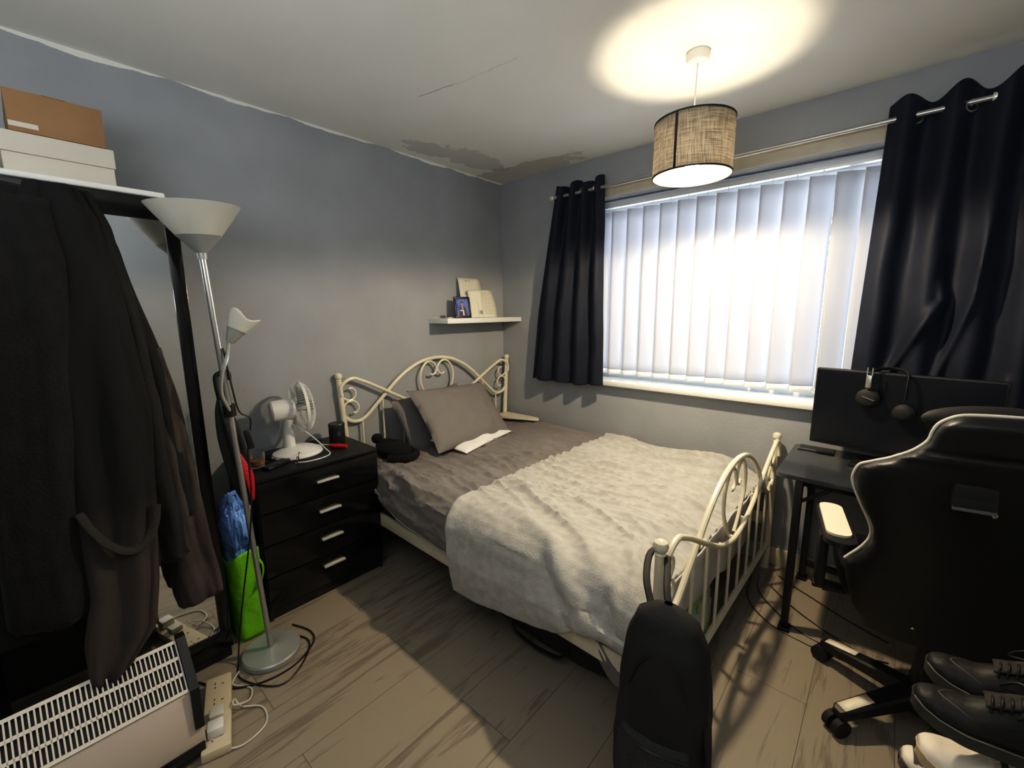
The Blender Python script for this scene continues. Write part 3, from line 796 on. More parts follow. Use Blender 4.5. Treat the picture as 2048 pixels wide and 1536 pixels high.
# things under and behind the bed
t = thing('storage_bag', 'black soft storage bag pushed under the near side of the bed', 'bag', (1.45, -1.1, 0))
def hold(u, v):
    a = 2*pi*u; ph = -pi/2+pi*v
    sx = abs(cos(a))**.45*(1 if cos(a) > 0 else -1); sy = abs(sin(a))**.45*(1 if sin(a) > 0 else -1)
    r = cos(ph)**.3 if cos(ph) > 1e-6 else 0
    return V((1.45+.40*sx*r+.01*nz(u*9, v*5), -1.13+.24*sy*r, .108+.10*(abs(sin(ph))**.7)*(1 if ph > 0 else -1)+.008*nz(sx*3, sy*3, ph)))
B().grid(hold, 60, 24, cu=True).out('bag_body', 'backpack', t)
B().tube([(1.30, -1.378, .10), (1.33, -1.395, .06), (1.45, -1.40, .045), (1.57, -1.395, .06), (1.60, -1.378, .10)], .008, 8, flat=.5).out('handle', 'black', t)
t = thing('carrier_bag', 'crumpled clear and green plastic bag on the floor behind the footboard', 'bag', (1.86, -.95, 0))
def crum(c, r, seed, k=.25):
    def f(u, v):
        a = 2*pi*u; ph = -pi/2+pi*v
        d = V((cos(a)*cos(ph), sin(a)*cos(ph), sin(ph)))
        q = 1+k*nz(d.x*2+seed, d.y*2, d.z*2)+k*.5*ridge(d.x*5+seed, d.y*5, d.z*5)-.2*k
        p = V((c[0]+r[0]*d.x*q, c[1]+r[1]*d.y*q, c[2]+r[2]*d.z*q)); p.z = max(p.z, .004); return p
    return f
B().grid(crum((1.962, -1.02, .165), (.024, .15, .16), 3), 50, 30, cu=True).out('bag_body', 'plastic_bag', t)
B().tube([(1.962, -1.06, .27), (1.965, -1.04, .32), (1.965, -1.0, .325), (1.962, -.97, .28)], .008, 8, flat=.4).out('handle', 'plastic_bag', t)

# ------------------------------------------------------------------ backpack on the foot post
t = thing('backpack', 'black backpack hanging by its top loop from the near footboard post', 'backpack', (2.06, -1.60, .05))
bx, by = 2.078, -1.655
view = atan2(-.97, .37)
BR = Matrix.Translation((bx, by, 0)) @ Matrix.Rotation(radians(8), 4, 'Z')
def bp(u, v):
    a = 2*pi*u; z = .10+.600*v
    w_, d_, off = lerp_tab([(0, .02, .02, 0), (.02, .085, .05, 0), (.10, .112, .085, 0), (.3, .117, .095, 0), (.6, .108, .080, .0), (.82, .098, .062, .0), (.93, .074, .045, 0), (.985, .035, .022, 0), (1, .01, .008, 0)], v)
    sx = abs(cos(a))**.75*(1 if cos(a) > 0 else -1); sy = abs(sin(a))**.75*(1 if sin(a) > 0 else -1)
    n_ = .007*nz(sx*2, z*9, sy*2)+.004*ridge(sx*4, z*16, sy*3)
    return V((w_*sx*(1+n_*6), (d_*sy)*(1+n_*6)-.01, z))
B().grid(bp, 56, 44, cu=True).out('main_body', 'backpack', t, xf=BR)
def pk(u, v):
    a = pi*u; z = .14+.25*v
    k = sin(pi*min(1, max(0, v)))**.35 if 0 < v < 1 else 0
    return V((.092*cos(a)*(.75+.25*k), -.078-.055*k*sin(a)**.6 if sin(a) > 0 else -.078, z+.006*nz(u*5, v*5)))
B().grid(pk, 26, 22).out('front_pocket', mat('backpack_pocket', (.034, .034, .033), .75, bump=.5, bscale=200), t, xf=BR, thick=.004)
B().tube([(-.07, -.085, .50), (-.045, -.078, .565), (0, -.068, .60), (.045, -.078, .565), (.07, -.085, .50)], .0028, 6).out('zip', 'black', t, xf=BR)
B().tube([(-.085, -.112, .385), (0, -.138, .395), (.085, -.112, .385)], .0028, 6).out('zip', 'black', t, xf=BR)
for s_ in (-1, 1):
    B().tube([(s_*.05, .055, .60), (s_*.085, .095, .48), (s_*.10, .105, .30), (s_*.09, .075, .13)], .017, 8, flat=.35).out('shoulder_strap', 'backpack', t, xf=BR)
px_, py_ = (BM @ V((BL, -BW, 0))).x, (BM @ V((BL, -BW, 0))).y
B().tube([(px_+.038, by+.005, .665), (px_+.004, by+.05, .70), (px_-.024, py_-.018, .722), (px_-.014, py_+.026, .728), (px_+.008, py_+.030, .722), (px_+.026, py_-.012, .715), (px_+.060, by+.05, .695), (px_+.085, by+.005, .665)], .0095, 8, flat=.55).out('top_loop', 'backpack', t)
B().box((-.045, -.093, .37), (.052, .003, .022), rot=None, bev=.001).out('grey_badge', 'grey_print', t, xf=BR)
o = B().tube([(.104, -.035, .44), (.121, -.06, .34), (.124, -.06, .22), (.112, -.045, .13)], .014, 8, flat=.5).out('side_strap', 'backpack', t, xf=BR)

# ------------------------------------------------------------------ chest of drawers
cx0, cx1, cy0, cy1, ch = .018, .42, -2.05, -1.462, .70
t = thing('chest_of_drawers', 'black four drawer chest with steel handles between lamp and bed', 'chest of drawers', ((cx0+cx1)/2, (cy0+cy1)/2, 0))
b = B().box(((cx0+cx1)/2-.008, cy0+.009, .34), (cx1-cx0-.018, .018, .68), bev=.002).box(((cx0+cx1)/2-.008, cy1-.009, .34), (cx1-cx0-.018, .018, .68), bev=.002)
b.box((cx0+.006, (cy0+cy1)/2, .34), (.008, cy1-cy0-.036, .66)).box(((cx0+cx1)/2-.006, (cy0+cy1)/2, .035), (cx1-cx0-.03, cy1-cy0-.036, .05))
b.out('carcass', 'black_top', t)
B().box(((cx0+cx1)/2, (cy0+cy1)/2, .690), (cx1-cx0, cy1-cy0, .020), bev=.003).out('top_panel', 'black_top', t)
zs = [(.530, .676), (.378, .524), (.222, .372), (.066, .216)]
for k, (z0, z1) in enumerate(zs):
    d = B().box((cx1-.010, (cy0+cy1)/2, (z0+z1)/2), (.018, cy1-cy0-.006, z1-z0), bev=.002).out('drawer', 'black_gloss', t)
    zc = (.611, .458, .314, .168)[k]
    B().box((cx1+.012, -1.742, zc), (.018, .108, .010), bev=.002).box((cx1+.004, -1.742, zc), (.010, .09, .006)).out('handle', 'steel', d)

# desk fan
t = thing('desk_fan', 'white desk fan with round wire guard facing the bed, on the drawers', 'fan', (.20, -1.79, .70))
fx, fy_ = .19, -1.80
B().lathe([(0, 0), (.098, 0), (.105, .008), (.100, .022), (.065, .040), (.034, .050), (0, .052)], (fx+.02, fy_+.015, .7005), 36, Matrix(((1.0, 0, 0), (0, 1.15, 0), (0, 0, 1)))).out('base', 'white_plastic', t)
B().tube([(fx, fy_-.015, .74), (fx, fy_-.015, .80), (fx, fy_-.012, .85), (fx, fy_-.005, .885)], lambda q: .030-.008*q, 14).out('neck', 'white_plastic', t)
ax = V((.16, .985, .04)).normalized()
zc = V((fx, fy_+.07, .938))
Mx = ax.to_track_quat('Z', 'Y').to_matrix()
B().lathe([(0, -.155), (.045, -.153), (.052, -.145), (.055, -.06), (.050, -.045), (0, -.045)], zc, 28, Mx).out('motor_housing', 'white_plastic', t)
b = B()
R_ = .127
for k in range(60):
    a = 2*pi*k/60
    e = V((cos(a), sin(a), 0)); 
    pr = [Mx @ (e*.028+V((0, 0, .045))), Mx @ (e*.07+V((0, 0, .040))), Mx @ (e*.112+V((0, 0, .020))), Mx @ (e*R_+V((0, 0, -.006)))]
    b.tube([zc+p for p in pr], .0009, 4, sm=3)
    pr = [Mx @ (e*.045+V((0, 0, -.045))), Mx @ (e*.10+V((0, 0, -.045))), Mx @ (e*.122+V((0, 0, -.030))), Mx @ (e*R_+V((0, 0, -.006)))]
    b.tube([zc+p for p in pr], .0009, 4, sm=3)
for rr in (.05, .08, .105):
    b.lathe([(rr-.0009, -.001), (rr+.0009, -.001), (rr+.0009, .001), (rr-.0009, .001)], zc+Mx @ V((0, 0, .040-(rr/.127)**3*.03)), 40, Mx, cap=False, closed=True)
b.out('wire_guard', 'white_plastic', t)
B().lathe([(R_-.003, -.012), (R_+.003, -.012), (R_+.003, .002), (R_-.003, .002)], zc, 48, Mx, cap=False, closed=True).out('guard_rim', 'white_plastic', t)
B().lathe([(0, .047), (.026, .047), (.029, .043), (.029, .041), (0, .041)], zc, 24, Mx).out('guard_badge', 'white_plastic', t)
b = B()
for k in range(3):
    a0 = 2*pi*k/3
    b.grid(lambda u, v: zc+Mx @ V(((.018+.092*u)*cos(a0+(v-.5)*(1.1+.2*u)), (.018+.092*u)*sin(a0+(v-.5)*(1.1+.2*u)), (v-.5)*.034-.006)), 8, 8)
b.cyl(zc+Mx @ V((0, 0, -.04)), zc+Mx @ V((0, 0, .015)), .018, n=16)
b.out('fan_blades', mat('blade_grey', (.45, .46, .46), .3), t, thick=.0015)
B().tube([(fx-.01, fy_-.03, .86), (fx+.03, fy_+.0, .862), (fx+.075, fy_+.065, .80), (fx+.09, fy_+.125, .72), (fx+.14, fy_+.125, .7035), (fx+.175, fy_+.07, .7035), (fx+.175, fy_+.0, .7035), (fx+.15, fy_-.05, .7035)], .0028, 8).out('power_cord', 'white_plastic', t)

# candle tin, lighter, tumbler, remote, glasses
t = thing('candle_jar', 'black candle jar with a lid on the drawers next to the headboard', 'candle', (.15, -1.545, .70))
B().lathe([(0, 0), (.040, 0), (.042, .003), (.042, .088), (.0, .088)], (.15, -1.545, .7005), 32).out('jar', 'black_matte', t)
B().lathe([(.0, .088), (.043, .088), (.0435, .091), (.0435, .102), (.041, .106), (0, .106)], (.15, -1.545, .7005), 32).out('lid', mat('tin_lid', (.05, .05, .05), .3, metal=.5), t)
va = atan2(-2.63+1.545, 2.42-.15)
b = B()
for k, (z, h2) in enumerate(((.745, .20), (.752, .24), (.760, .16))):
    b.grid(lambda u, v: V((.15+.0425*cos(va+.25+(u-.5)*h2*2), -1.545+.0425*sin(va+.25+(u-.5)*h2*2), z+.0018*v)), 6, 2)
b.out('label_print', 'grey_print', t)
t = thing('gas_lighter', 'red gas lighter with a steel nozzle lying on the drawers', 'lighter', (.25, -1.60, .70))
LR = Matrix.Translation((.262, -1.600, .7005)) @ Matrix.Rotation(radians(28), 4, 'Z')
b = B().grid(lambda u, v: V((-.045+.10*v, 0, .012))+V((0, .016*cos(2*pi*u)*(.55+.5*sin(pi*min(1, v*1.15))**.7), .0115*sin(2*pi*u)*(.6+.4*sin(pi*v)))) , 16, 14, cu=True)
for c_ in (-.045, .055): b.ell((c_, 0, .012), (.004, .009, .007), n=6)
b.out('handle', 'red', t, xf=LR)
B().cyl((-.04, 0, .012), (-.11, 0, .012), .0035, n=10).out('nozzle', 'steel', t, xf=LR)
B().box((-.008, 0, .024), (.022, .010, .006), bev=.002).out('trigger', 'black', t, xf=LR)
t = thing('glass_tumbler', 'clear glass tumbler with amber contents on the drawer end by the lamp', 'glass', (.24, -1.99, .70))
gx, gy = .245, -1.985
B().lathe([(.0, 0), (.030, 0), (.033, .004), (.036, .075), (.034, .075), (.031, .010), (0, .010)], (gx, gy, .7005), 28).out('tumbler', 'clear_glass', t)
B().lathe([(0, .0), (.0295, 0), (.031, .022), (0, .022)], (gx, gy, .712), 24).out('candle_wax', 'tan', t)
t = thing('remote_control', 'black remote control lying on the drawers in front of the fan', 'remote', (.29, -1.91, .70))
QR = Matrix.Translation((.300, -1.915, .7005)) @ Matrix.Rotation(radians(118), 4, 'Z')
B().box((0, 0, .009), (.155, .045, .016), bev=.005).out('remote_body', 'black', t, xf=QR)
b = B()
for i in range(7):
    for j in range(3): b.cyl((-.055+.016*i, -.012+.012*j, .016), (-.055+.016*i, -.012+.012*j, .0185), .0035, n=8)
b.out('button_pad', 'grey_object', t, xf=QR)
t = thing('eyeglasses', 'dark framed eyeglasses resting on the drawers beside the remote', 'glasses', (.33, -1.85, .70))
GR = Matrix.Translation((.335, -1.835, .7005)) @ Matrix.Rotation(radians(150), 4, 'Z')
for s_ in (-1, 1):
    b = B(); b.tube([(s_*.033+.024*cos(a), -.002, .021+.019*sin(a)) for a in [2*pi*k/12 for k in range(12)]], .0016, 6, closed=True, sm=3)
    b.out('lens_rim', 'black', t, xf=GR)
    B().tube([(s_*.057, 0, .028), (s_*.060, .04, .024), (s_*.058, .10, .016), (s_*.054, .135, .004)], .0016, 6).out('temple', 'black', t, xf=GR)
B().tube([(-.009, -.002, .024), (0, -.003, .028), (.009, -.002, .024)], .0016, 6).out('bridge', 'black', t, xf=GR)
t = thing('charging_cable', 'black coiled charging cable lying behind the remote on the drawers', 'cable', (.15, -1.93, .70))
B().tube([(.10, -1.99, .7035), (.13, -1.93, .704), (.20, -1.90, .7035), (.22, -1.87, .705), (.15, -1.905, .708), (.12, -1.95, .7035), (.20, -1.955, .7035), (.26, -1.88, .704), (.21, -1.93, .71), (.14, -1.965, .7045)], .0028, 7).out('cord', 'black', t)
B().box((.23, -1.95, .7075), (.035, .014, .013), bev=.003, rot=RZ(.6)).out('plug', 'black', t)

# ------------------------------------------------------------------ floor lamp
lb = V((.605, -2.115, 0)); lt = V((.645, -2.198, 1.615))
t = thing('floor_lamp', 'grey uplighter floor lamp with a frosted cone shade beside the drawers', 'floor lamp', tuple(lb))
B().lathe([(0, 0), (.107, 0), (.110, .004), (.110, .020), (.105, .026), (.03, .029), (.014, .036), (0, .036)], lb+V((0, 0, .0005)), 48).out('base', 'grey_metal', t)
def LP(k): return lb.lerp(lt, k)
B().tube([LP(.018), LP(.3), LP(.6), LP(1)], .0105, 12, sm=2).out('pole', 'pole', t)
um = (lt-lb).normalized().to_track_quat('Z', 'Y').to_matrix()
sh = B().lathe([(.060, .058), (.096, .105), (.130, .150), (.133, .150), (.099, .102), (.063, .053)], lt, 40, um, cap=False, closed=True).out('lamp_shade', 'frost', t)
B().lathe([(0, -.02), (.013, -.02), (.015, .0), (.040, .028), (.066, .055), (.062, .058), (.036, .032), (0, .03)], lt, 32, um).out('shade_cup', 'grey_metal', t)
# reading arm with a small frosted shade
arm0 = LP(.66); c2 = V((.63, -2.135, 1.325))
B().tube([LP(.655)+V((.012, .0, 0)), LP(.70)+V((.028, -.022, 0)), LP(.745)+V((.035, -.012, 0)), LP(.775)+V((.03, .01, 0)), c2+V((-.0, -.010, -.012))], .0065, 10).out('reading_arm', 'pole', t)
B().cyl(LP(.645), LP(.672), .02, n=16).out('arm_joint', 'black', t)
d2 = V((.05, .50, .86)).normalized(); m2 = d2.to_track_quat('Z', 'Y').to_matrix()
B().lathe([(0, -.02), (.012, -.018), (.020, 0), (.030, .030), (.027, .030), (0, .022)], c2, 24, m2).out('reading_cup', 'grey_metal', t)
def fl(u, v):
    a = 2*pi*u; r = .029+.020*v+.004*cos(3*a)*v; z = .030+.062*v+.010*sin(3*a+1)*v*v
    return c2+m2 @ V((r*cos(a), r*sin(a), z))
B().grid(fl, 40, 10, cu=True).out('reading_shade', 'frost', t, thick=.003)
# lamp lead down the pole with inline switch, and on the floor
t = thing('lamp_cable', 'black lamp lead with an inline switch running down the pole to the floor', 'cable', (.65, -2.1, 0))
B().tube([LP(.80)+V((.013, .01, 0)), LP(.72)+V((.014, .016, 0)), LP(.655)+V((.014, .026, 0)), LP(.635)+V((.012, .058, 0)), LP(.60)+V((.013, .05, 0)), LP(.55)+V((.013, .032, 0)), LP(.45)+V((.013, .02, 0)), LP(.35)+V((.02, -.01, 0)), V((.55, -2.19, .22)), V((.56, -2.225, .02)), V((.66, -2.245, .005)), V((.80, -2.16, .0045)), V((.765, -2.06, .0045)), V((.66, -1.985, .0045)), V((.55, -2.02, .0045))], .0032, 8).out('cord', 'black', t)
B().box(LP(.585)+V((.017, .042, 0)), (.02, .022, .075), bev=.006, rot=RX(.15)).out('inline_switch', 'black', t)
t = thing('floor_cable', 'black cable curving across the floor in front of the lamp base', 'cable', (.75, -2.2, 0))
B().tube([(.55, -2.36, .0045), (.66, -2.30, .0045), (.735, -2.20, .0045), (.745, -2.08, .0045), (.68, -1.975, .0045), (.60, -1.955, .0045), (.50, -1.99, .0045)], .0034, 8).out('cord', 'black', t)
# folded umbrella hooked behind the lamp pole
t = thing('umbrella', 'folded black and red umbrella hanging behind the floor lamp pole', 'umbrella', (.55, -2.15, .65))
u0, u1 = V((.565, -2.125, .66)), V((.575, -2.182, 1.10))
def um_(u, v):
    a = 2*pi*u; p = u0.lerp(u1, v); r = (.008+.030*sin(pi*min(1, v*1.02))**.6)*(1+.22*cos(6*a+v*3))
    return p+V((r*cos(a), r*sin(a)*1.0, 0))
B().grid(um_, 48, 24, cu=True).out('canopy', 'black_matte', t)
B().grid(lambda u, v: u0.lerp(u1, .04+.55*v)+V(((.040)*cos(.2+u*1.2-v*.5)*(.55+.5*sin(pi*v)), .038*sin(.2+u*1.2-v*.5)*(.6+.5*sin(pi*v)), 0)), 8, 16).out('red_panel', 'red_fabric', t, thick=.002)
B().tube([u1, u1+V((.0, -.005, .06)), u1+V((.0, -.0, .09)), u1+V((.01, .03, .10)), u1+V((.01, .035, .07))], .009, 10).out('handle', 'black', t)
B().cyl(u0, u0-V((0, -.004, .05)), .004, .002, n=8).out('ferrule', 'steel', t)

# green bag with blue bag inside between wardrobe and drawers
t = thing('tote_bag', 'bright green shopping bag standing on the floor between wardrobe and drawers', 'bag', (.36, -2.13, 0))
def gbag(u, v):
    a = 2*pi*u; sx = abs(cos(a))**.5*(1 if cos(a) > 0 else -1); sy = abs(sin(a))**.5*(1 if sin(a) > 0 else -1)
    k = .86+.14*v
    return V((.345+.125*sx*k+.008*nz(u*6, v*4), -2.132+.062*sy*k+.006*nz(u*8, v*5, 2), .003+.40*v+.02*sin(2*a+1)*v*v))
b = B().grid(gbag, 60, 24, cu=True)
b.grid(lambda u, v: V((.345+.2*(u-.5), -2.132+.1*(v-.5), .004)), 3, 3)
b.out('bag_body', 'green_bag', t, thick=.002)
B().tube([(.46, -2.10, .39), (.475, -2.075, .33), (.478, -2.09, .26), (.47, -2.12, .22)], .010, 6, flat=.3).out('handle', 'green_bag', t)
t = thing('plastic_bag', 'crumpled blue plastic bag stuffed into the green shopping bag', 'bag', (.35, -2.13, .33))
b = B().grid(crum((.355, -2.133, .47), (.105, .060, .17), 11, .22), 60, 40, cu=True)
b.out('bag_body', 'blue_bag', t)
B().tube([(.40, -2.14, .60), (.41, -2.15, .655), (.40, -2.12, .66), (.39, -2.115, .60)], .010, 8, flat=.4).out('handle', 'blue_bag', t)

# ------------------------------------------------------------------ wardrobe
wx, wy1, wy0, wh = .50, -2.222, -3.48, 1.80
t = thing('wardrobe', 'tall black wardrobe with mirrored doors, half hidden by hanging coats', 'wardrobe', (wx/2, (wy0+wy1)/2, 0))
B().box((wx/2-.002, (wy0+wy1)/2, wh/2+.02), (wx-.038, wy1-wy0, wh-.04), bev=.002).out('carcass', 'black_matte', t)
B().box((wx/2, (wy0+wy1)/2, .025), (wx-.03, wy1-wy0-.01, .05)).out('plinth', 'black', t)
for k in range(2):
    y1 = wy1-k*.63; y0 = y1-.626
    d = B()
    fwid = .040
    for (yy, zz, dy, dz) in (((y0+y1)/2, 1.765, y1-y0, .07), ((y0+y1)/2, .09, y1-y0, .08), (y0+fwid/2, .93, fwid, 1.6), (y1-fwid/2, .93, fwid, 1.6)):
        d.box((wx-.010, yy, zz), (.020, dy, dz), bev=.0015)
    d = d.out('door', 'black_gloss', t)
    B().box((wx-.012, (y0+y1)/2, .93), (.012, y1-y0-2*fwid+.004, 1.604)).out('mirror_panel', 'mirror', d)
    B().cyl((wx+.012, y0+.02 if k == 0 else y1-.02, .95), (wx+.012, y0+.02 if k == 0 else y1-.02, 1.07), .005, n=10).out('handle', 'steel', d)
t = thing('white_board', 'thin white board lying flat along the top of the wardrobe', 'board', (.32, -2.5, 1.80))
B().box((.33, -2.57, 1.812), (.35, .64, .018), bev=.005, seg=3).out('panel', 'white_gloss', t)
t = thing('shoe_box', 'cream cardboard box on top of the wardrobe under the brown box', 'box', (.29, -2.5, 1.822))
B().box((.295, -2.486, 1.8525), (.31, .243, .060), bev=.002).out('box_base', 'box_white', t)
B().box((.295, -2.485, 1.912), (.318, .250, .058), bev=.003).out('lid', 'box_white', t)
t = thing('cardboard_box', 'brown cardboard box stacked on the cream box above the wardrobe', 'box', (.29, -2.48, 1.942))
B().box((.295, -2.480, 2.0), (.31, .208, .114), bev=.002).out('box_body', 'cardboard', t)
B().box((.4512, -2.553, 1.962), (.001, .060, .014)).out('address_label', 'box_white', t)
B().box((.295, -2.480, 2.0585), (.308, .05, .0012)).out('packing_tape', 'tan', t)

# ------------------------------------------------------------------ hanging coats
def garment(fn_tab, xc, nfold, amp, seed, nu=96, nv=60, closed_bottom=False):
    """fn_tab rows: z, y centre, half width, depth, x offset"""
    def f(u, v):
        z0, z1 = fn_tab[0][0], fn_tab[-1][0]; z = z0+(z1-z0)*v
        yc, hw, dp, xo = lerp_tab([(-(r[0]), *r[1:]) for r in fn_tab], -z)
        a = 2*pi*u
        fo = amp*(.3+.7*v)*sin(nfold*a+seed+2.0*nz(v*1.5, seed)+1.5*sin(a))
        cy_ = yc+(hw+fo*.3)*cos(a)
        cx_ = xc+xo+(dp+fo)*sin(a)+.008*nz(cos(a)*3+seed, v*6, sin(a)*3)
        return V((cx_, cy_, z+.012*nz(a, seed)*v))
    return f
G = []
t = thing('dressing_gown', 'black fleece dressing gown hanging leftmost on the wardrobe, sleeve in front', 'dressing gown', (.62, -2.75, .5))
B().grid(garment([(1.765, -2.68, .10, .030, -.03), (1.70, -2.70, .17, .045, -.01), (1.50, -2.77, .25, .060, .0), (1.20, -2.80, .30, .07, .0), (.90, -2.83, .33, .075, .01), (.50, -2.86, .35, .08, .01)], .605, 7, .020, 1), 120, 70, cu=True).out('gown_body', 'fleece_black', t, thick=.006)
B().grid(garment([(1.72, -2.60, .060, .035, 0), (1.55, -2.61, .080, .040, .02), (1.2, -2.645, .085, .05, .035), (.9, -2.665, .083, .052, .04), (.56, -2.675, .088, .055, .045), (.545, -2.675, .075, .045, .045)], .66, 3, .010, 4), 60, 50, cu=True).out('sleeve', 'fleece_black', t, thick=.006)
B().tube([(.745, -2.595, .855), (.765, -2.575, .80), (.775, -2.545, .745), (.778, -2.505, .712), (.770, -2.470, .72), (.752, -2.440, .76), (.735, -2.425, .82)], .013, 10, flat=.55).out('belt', mat('belt_fleece', (.028, .025, .021), .9, bump=.5, bscale=110), t)
t = thing('long_robe', 'long dark robe with brownish hem draping down over the heater', 'robe', (.70, -2.52, .36))
def robe_m():
    m, N, L, P = newmat('robe_dark_to_brown')
    tc = N.new('ShaderNodeTexCoord'); sp = N.new('ShaderNodeSeparateXYZ'); L.new(tc.outputs['Object'], sp.inputs[0])
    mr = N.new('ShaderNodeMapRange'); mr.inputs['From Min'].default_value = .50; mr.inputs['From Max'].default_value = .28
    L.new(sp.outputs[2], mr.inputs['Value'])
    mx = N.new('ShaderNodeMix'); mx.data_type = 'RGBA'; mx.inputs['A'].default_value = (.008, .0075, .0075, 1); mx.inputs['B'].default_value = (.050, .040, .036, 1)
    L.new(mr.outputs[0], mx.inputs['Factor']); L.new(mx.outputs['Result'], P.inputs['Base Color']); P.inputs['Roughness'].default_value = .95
    n = N.new('ShaderNodeTexNoise'); n.inputs['Scale'].default_value = 110; b = N.new('ShaderNodeBump'); b.inputs['Strength'].default_value = .5; b.inputs['Distance'].default_value = .005
    L.new(n.outputs['Fac'], b.inputs['Height']); L.new(b.outputs[0], P.inputs['Normal'])
    return m
RM = robe_m()
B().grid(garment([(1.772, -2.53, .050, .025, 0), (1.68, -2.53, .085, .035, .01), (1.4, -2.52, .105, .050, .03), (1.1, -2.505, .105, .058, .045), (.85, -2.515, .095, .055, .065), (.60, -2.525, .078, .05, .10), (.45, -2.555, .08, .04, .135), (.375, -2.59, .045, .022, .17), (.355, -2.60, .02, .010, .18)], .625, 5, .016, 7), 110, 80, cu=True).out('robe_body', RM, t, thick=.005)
t = thing('jacket', 'dark wool jacket with long sleeve hanging third on the wardrobe', 'jacket', (.62, -2.40, .58))
B().grid(garment([(1.77, -2.475, .030, .020, -.01), (1.66, -2.465, .052, .032, 0), (1.35, -2.44, .065, .042, .01), (1.0, -2.43, .068, .045, .03), (.72, -2.415, .060, .045, .055), (.605, -2.41, .050, .044, .065), (.595, -2.40, .05, .035, .065)], .60, 4, .012, 3), 90, 60, cu=True).out('sleeve', 'coat_dark', t, thick=.005)
B().grid(garment([(1.75, -2.47, .035, .02, 0), (1.6, -2.455, .058, .028, 0), (1.2, -2.41, .090, .032, 0), (.8, -2.40, .11, .040, .005), (.70, -2.40, .11, .045, .005)], .558, 5, .010, 9), 80, 50, cu=True).out('jacket_body', 'coat_dark', t, thick=.005)
t = thing('overcoat', 'brown grey coat hanging rightmost on the wardrobe beside the mirror', 'coat', (.58, -2.33, .37))
B().grid(garment([(1.30, -2.37, .040, .02, 0), (1.10, -2.355, .055, .026, 0), (.90, -2.35, .062, .030, .005), (.60, -2.338, .070, .034, .015), (.42, -2.325, .074, .036, .02), (.365, -2.320, .070, .034, .02)], .560, 4, .010, 5), 90, 60, cu=True).out('coat_body', 'coat_brown', t, thick=.005)

# ------------------------------------------------------------------ convector heater
hy1, hy0 = -2.412, -3.05
t = thing('convector_heater', 'white convector heater with slotted grille and black end caps on the floor', 'heater', (.86, (hy0+hy1)/2, 0))
prof = [(.90, .055), (.905, .26), (.795, .372), (.775, .372), (.775, .055)]   # x,z
B().box((.9, (hy0+hy1)/2, .158), (.008, hy1-hy0-.002, .205), bev=.002).out('front_panel', 'heater_white', t)
b = B(); b.prism([(.770, .06), (.893, .06), (.893, .255), (.792, .355), (.770, .355)], 1, hy0+.02, hy1-.02)
b.out('housing', 'heater_slot', t)
# slotted grille as a lattice on the slanted top
gp0, gp1 = V((.905, 0, .262)), V((.795, 0, .374)); gl = (gp1-gp0); gu = gl.normalized(); gn = V((gu.z, 0, -gu.x))
b = B(); L_ = gl.length; ya, yb = hy1-.028, hy0+.0
rotg = Matrix.Rotation(-atan2(gu.z, -gu.x)+0, 3, 'Y')
def gbar(c, dl, dy):
    # thin bar lying in the slanted plane
    a = gu*(dl/2); w_ = V((0, dy/2, 0)); n_ = gn*.0015
    vs = [b.bm.verts.new(c+sa_*a+sb_*w_+sc_*n_) for sa_ in (-1, 1) for sb_ in (-1, 1) for sc_ in (-1, 1)]
    for q in ((0, 1, 3, 2), (4, 6, 7, 5), (0, 4, 5, 1), (2, 3, 7, 6), (0, 2, 6, 4), (1, 5, 7, 3)): b.bm.faces.new([vs[i] for i in q])
for k in range(4):
    f_ = (.012, .337, .663, .985)[k]
    gbar(gp0+gl*f_+V((0, (ya+yb)/2, 0)), .010, ya-yb)
n = 56
for k in range(n+1):
    y = ya-(ya-yb)*k/n
    gbar(gp0+gl*.5+V((0, y, 0)), L_, .0036)
b.out('grille', mat('heater_grille', (.66, .62, .54), .4), t)
for y in (hy1-.012, hy0-.012):
    q = B().prism([(.77, .12), (.912, .12), (.914, .262), (.80, .382), (.77, .382)], 1, y-.012 if y > -2.6 else y-.012, y+.012)
    q.out('end_cap', 'black', t)
for y in (hy1-.10, hy0+.1):
    B().box((.84, y, .025), (.20, .035, .05), bev=.006).out('foot', 'black', t)
B().box((.86, (hy0+hy1)/2, .048), (.10, hy1-hy0-.01, .03)).out('base_rail', 'black', t)

# extension lead and white cable on the floor
t = thing('extension_lead', 'cream extension socket block on the floor next to the heater', 'extension lead', (.78, -2.35, 0))
ER = Matrix.Translation((.775, -2.352, .0)) @ Matrix.Rotation(atan2(-.085, .30), 4, 'Z')
B().box((0, 0, .018), (.34, .082, .034), bev=.006).out('socket_block', 'socket', t, xf=ER)
b = B()
for k in range(4):
    for (dx, dy, w1_, w2_) in ((0, .014, .004, .008), (-.010, -.010, .007, .004), (.010, -.010, .007, .004)):
        b.box((-.12+.08*k+dx, dy, .0355), (w1_, w2_, .001))
b.out('socket_hole', 'ink_dark', t, xf=ER)
B().box((.10, .0, .052), (.048, .048, .034), bev=.006).out('plug', 'white_plastic', t, xf=ER)
B().box((.03, .0, .046), (.044, .044, .022), bev=.005).out('plug', 'cable_white', t, xf=ER)
t = thing('white_cable', 'thin white cable looping over the floor near the extension socket', 'cable', (.85, -2.3, 0))
B().tube([(.87, -2.40, .045), (.92, -2.385, .02), (.955, -2.33, .005), (.93, -2.25, .0045), (.85, -2.235, .0045), (.80, -2.285, .012), (.78, -2.30, .04), (.81, -2.31, .043), (.80, -2.26, .02), (.73, -2.235, .0045), (.66, -2.275, .0045), (.61, -2.24, .0045)], .0030, 8).out('cord', 'cable_white', t)

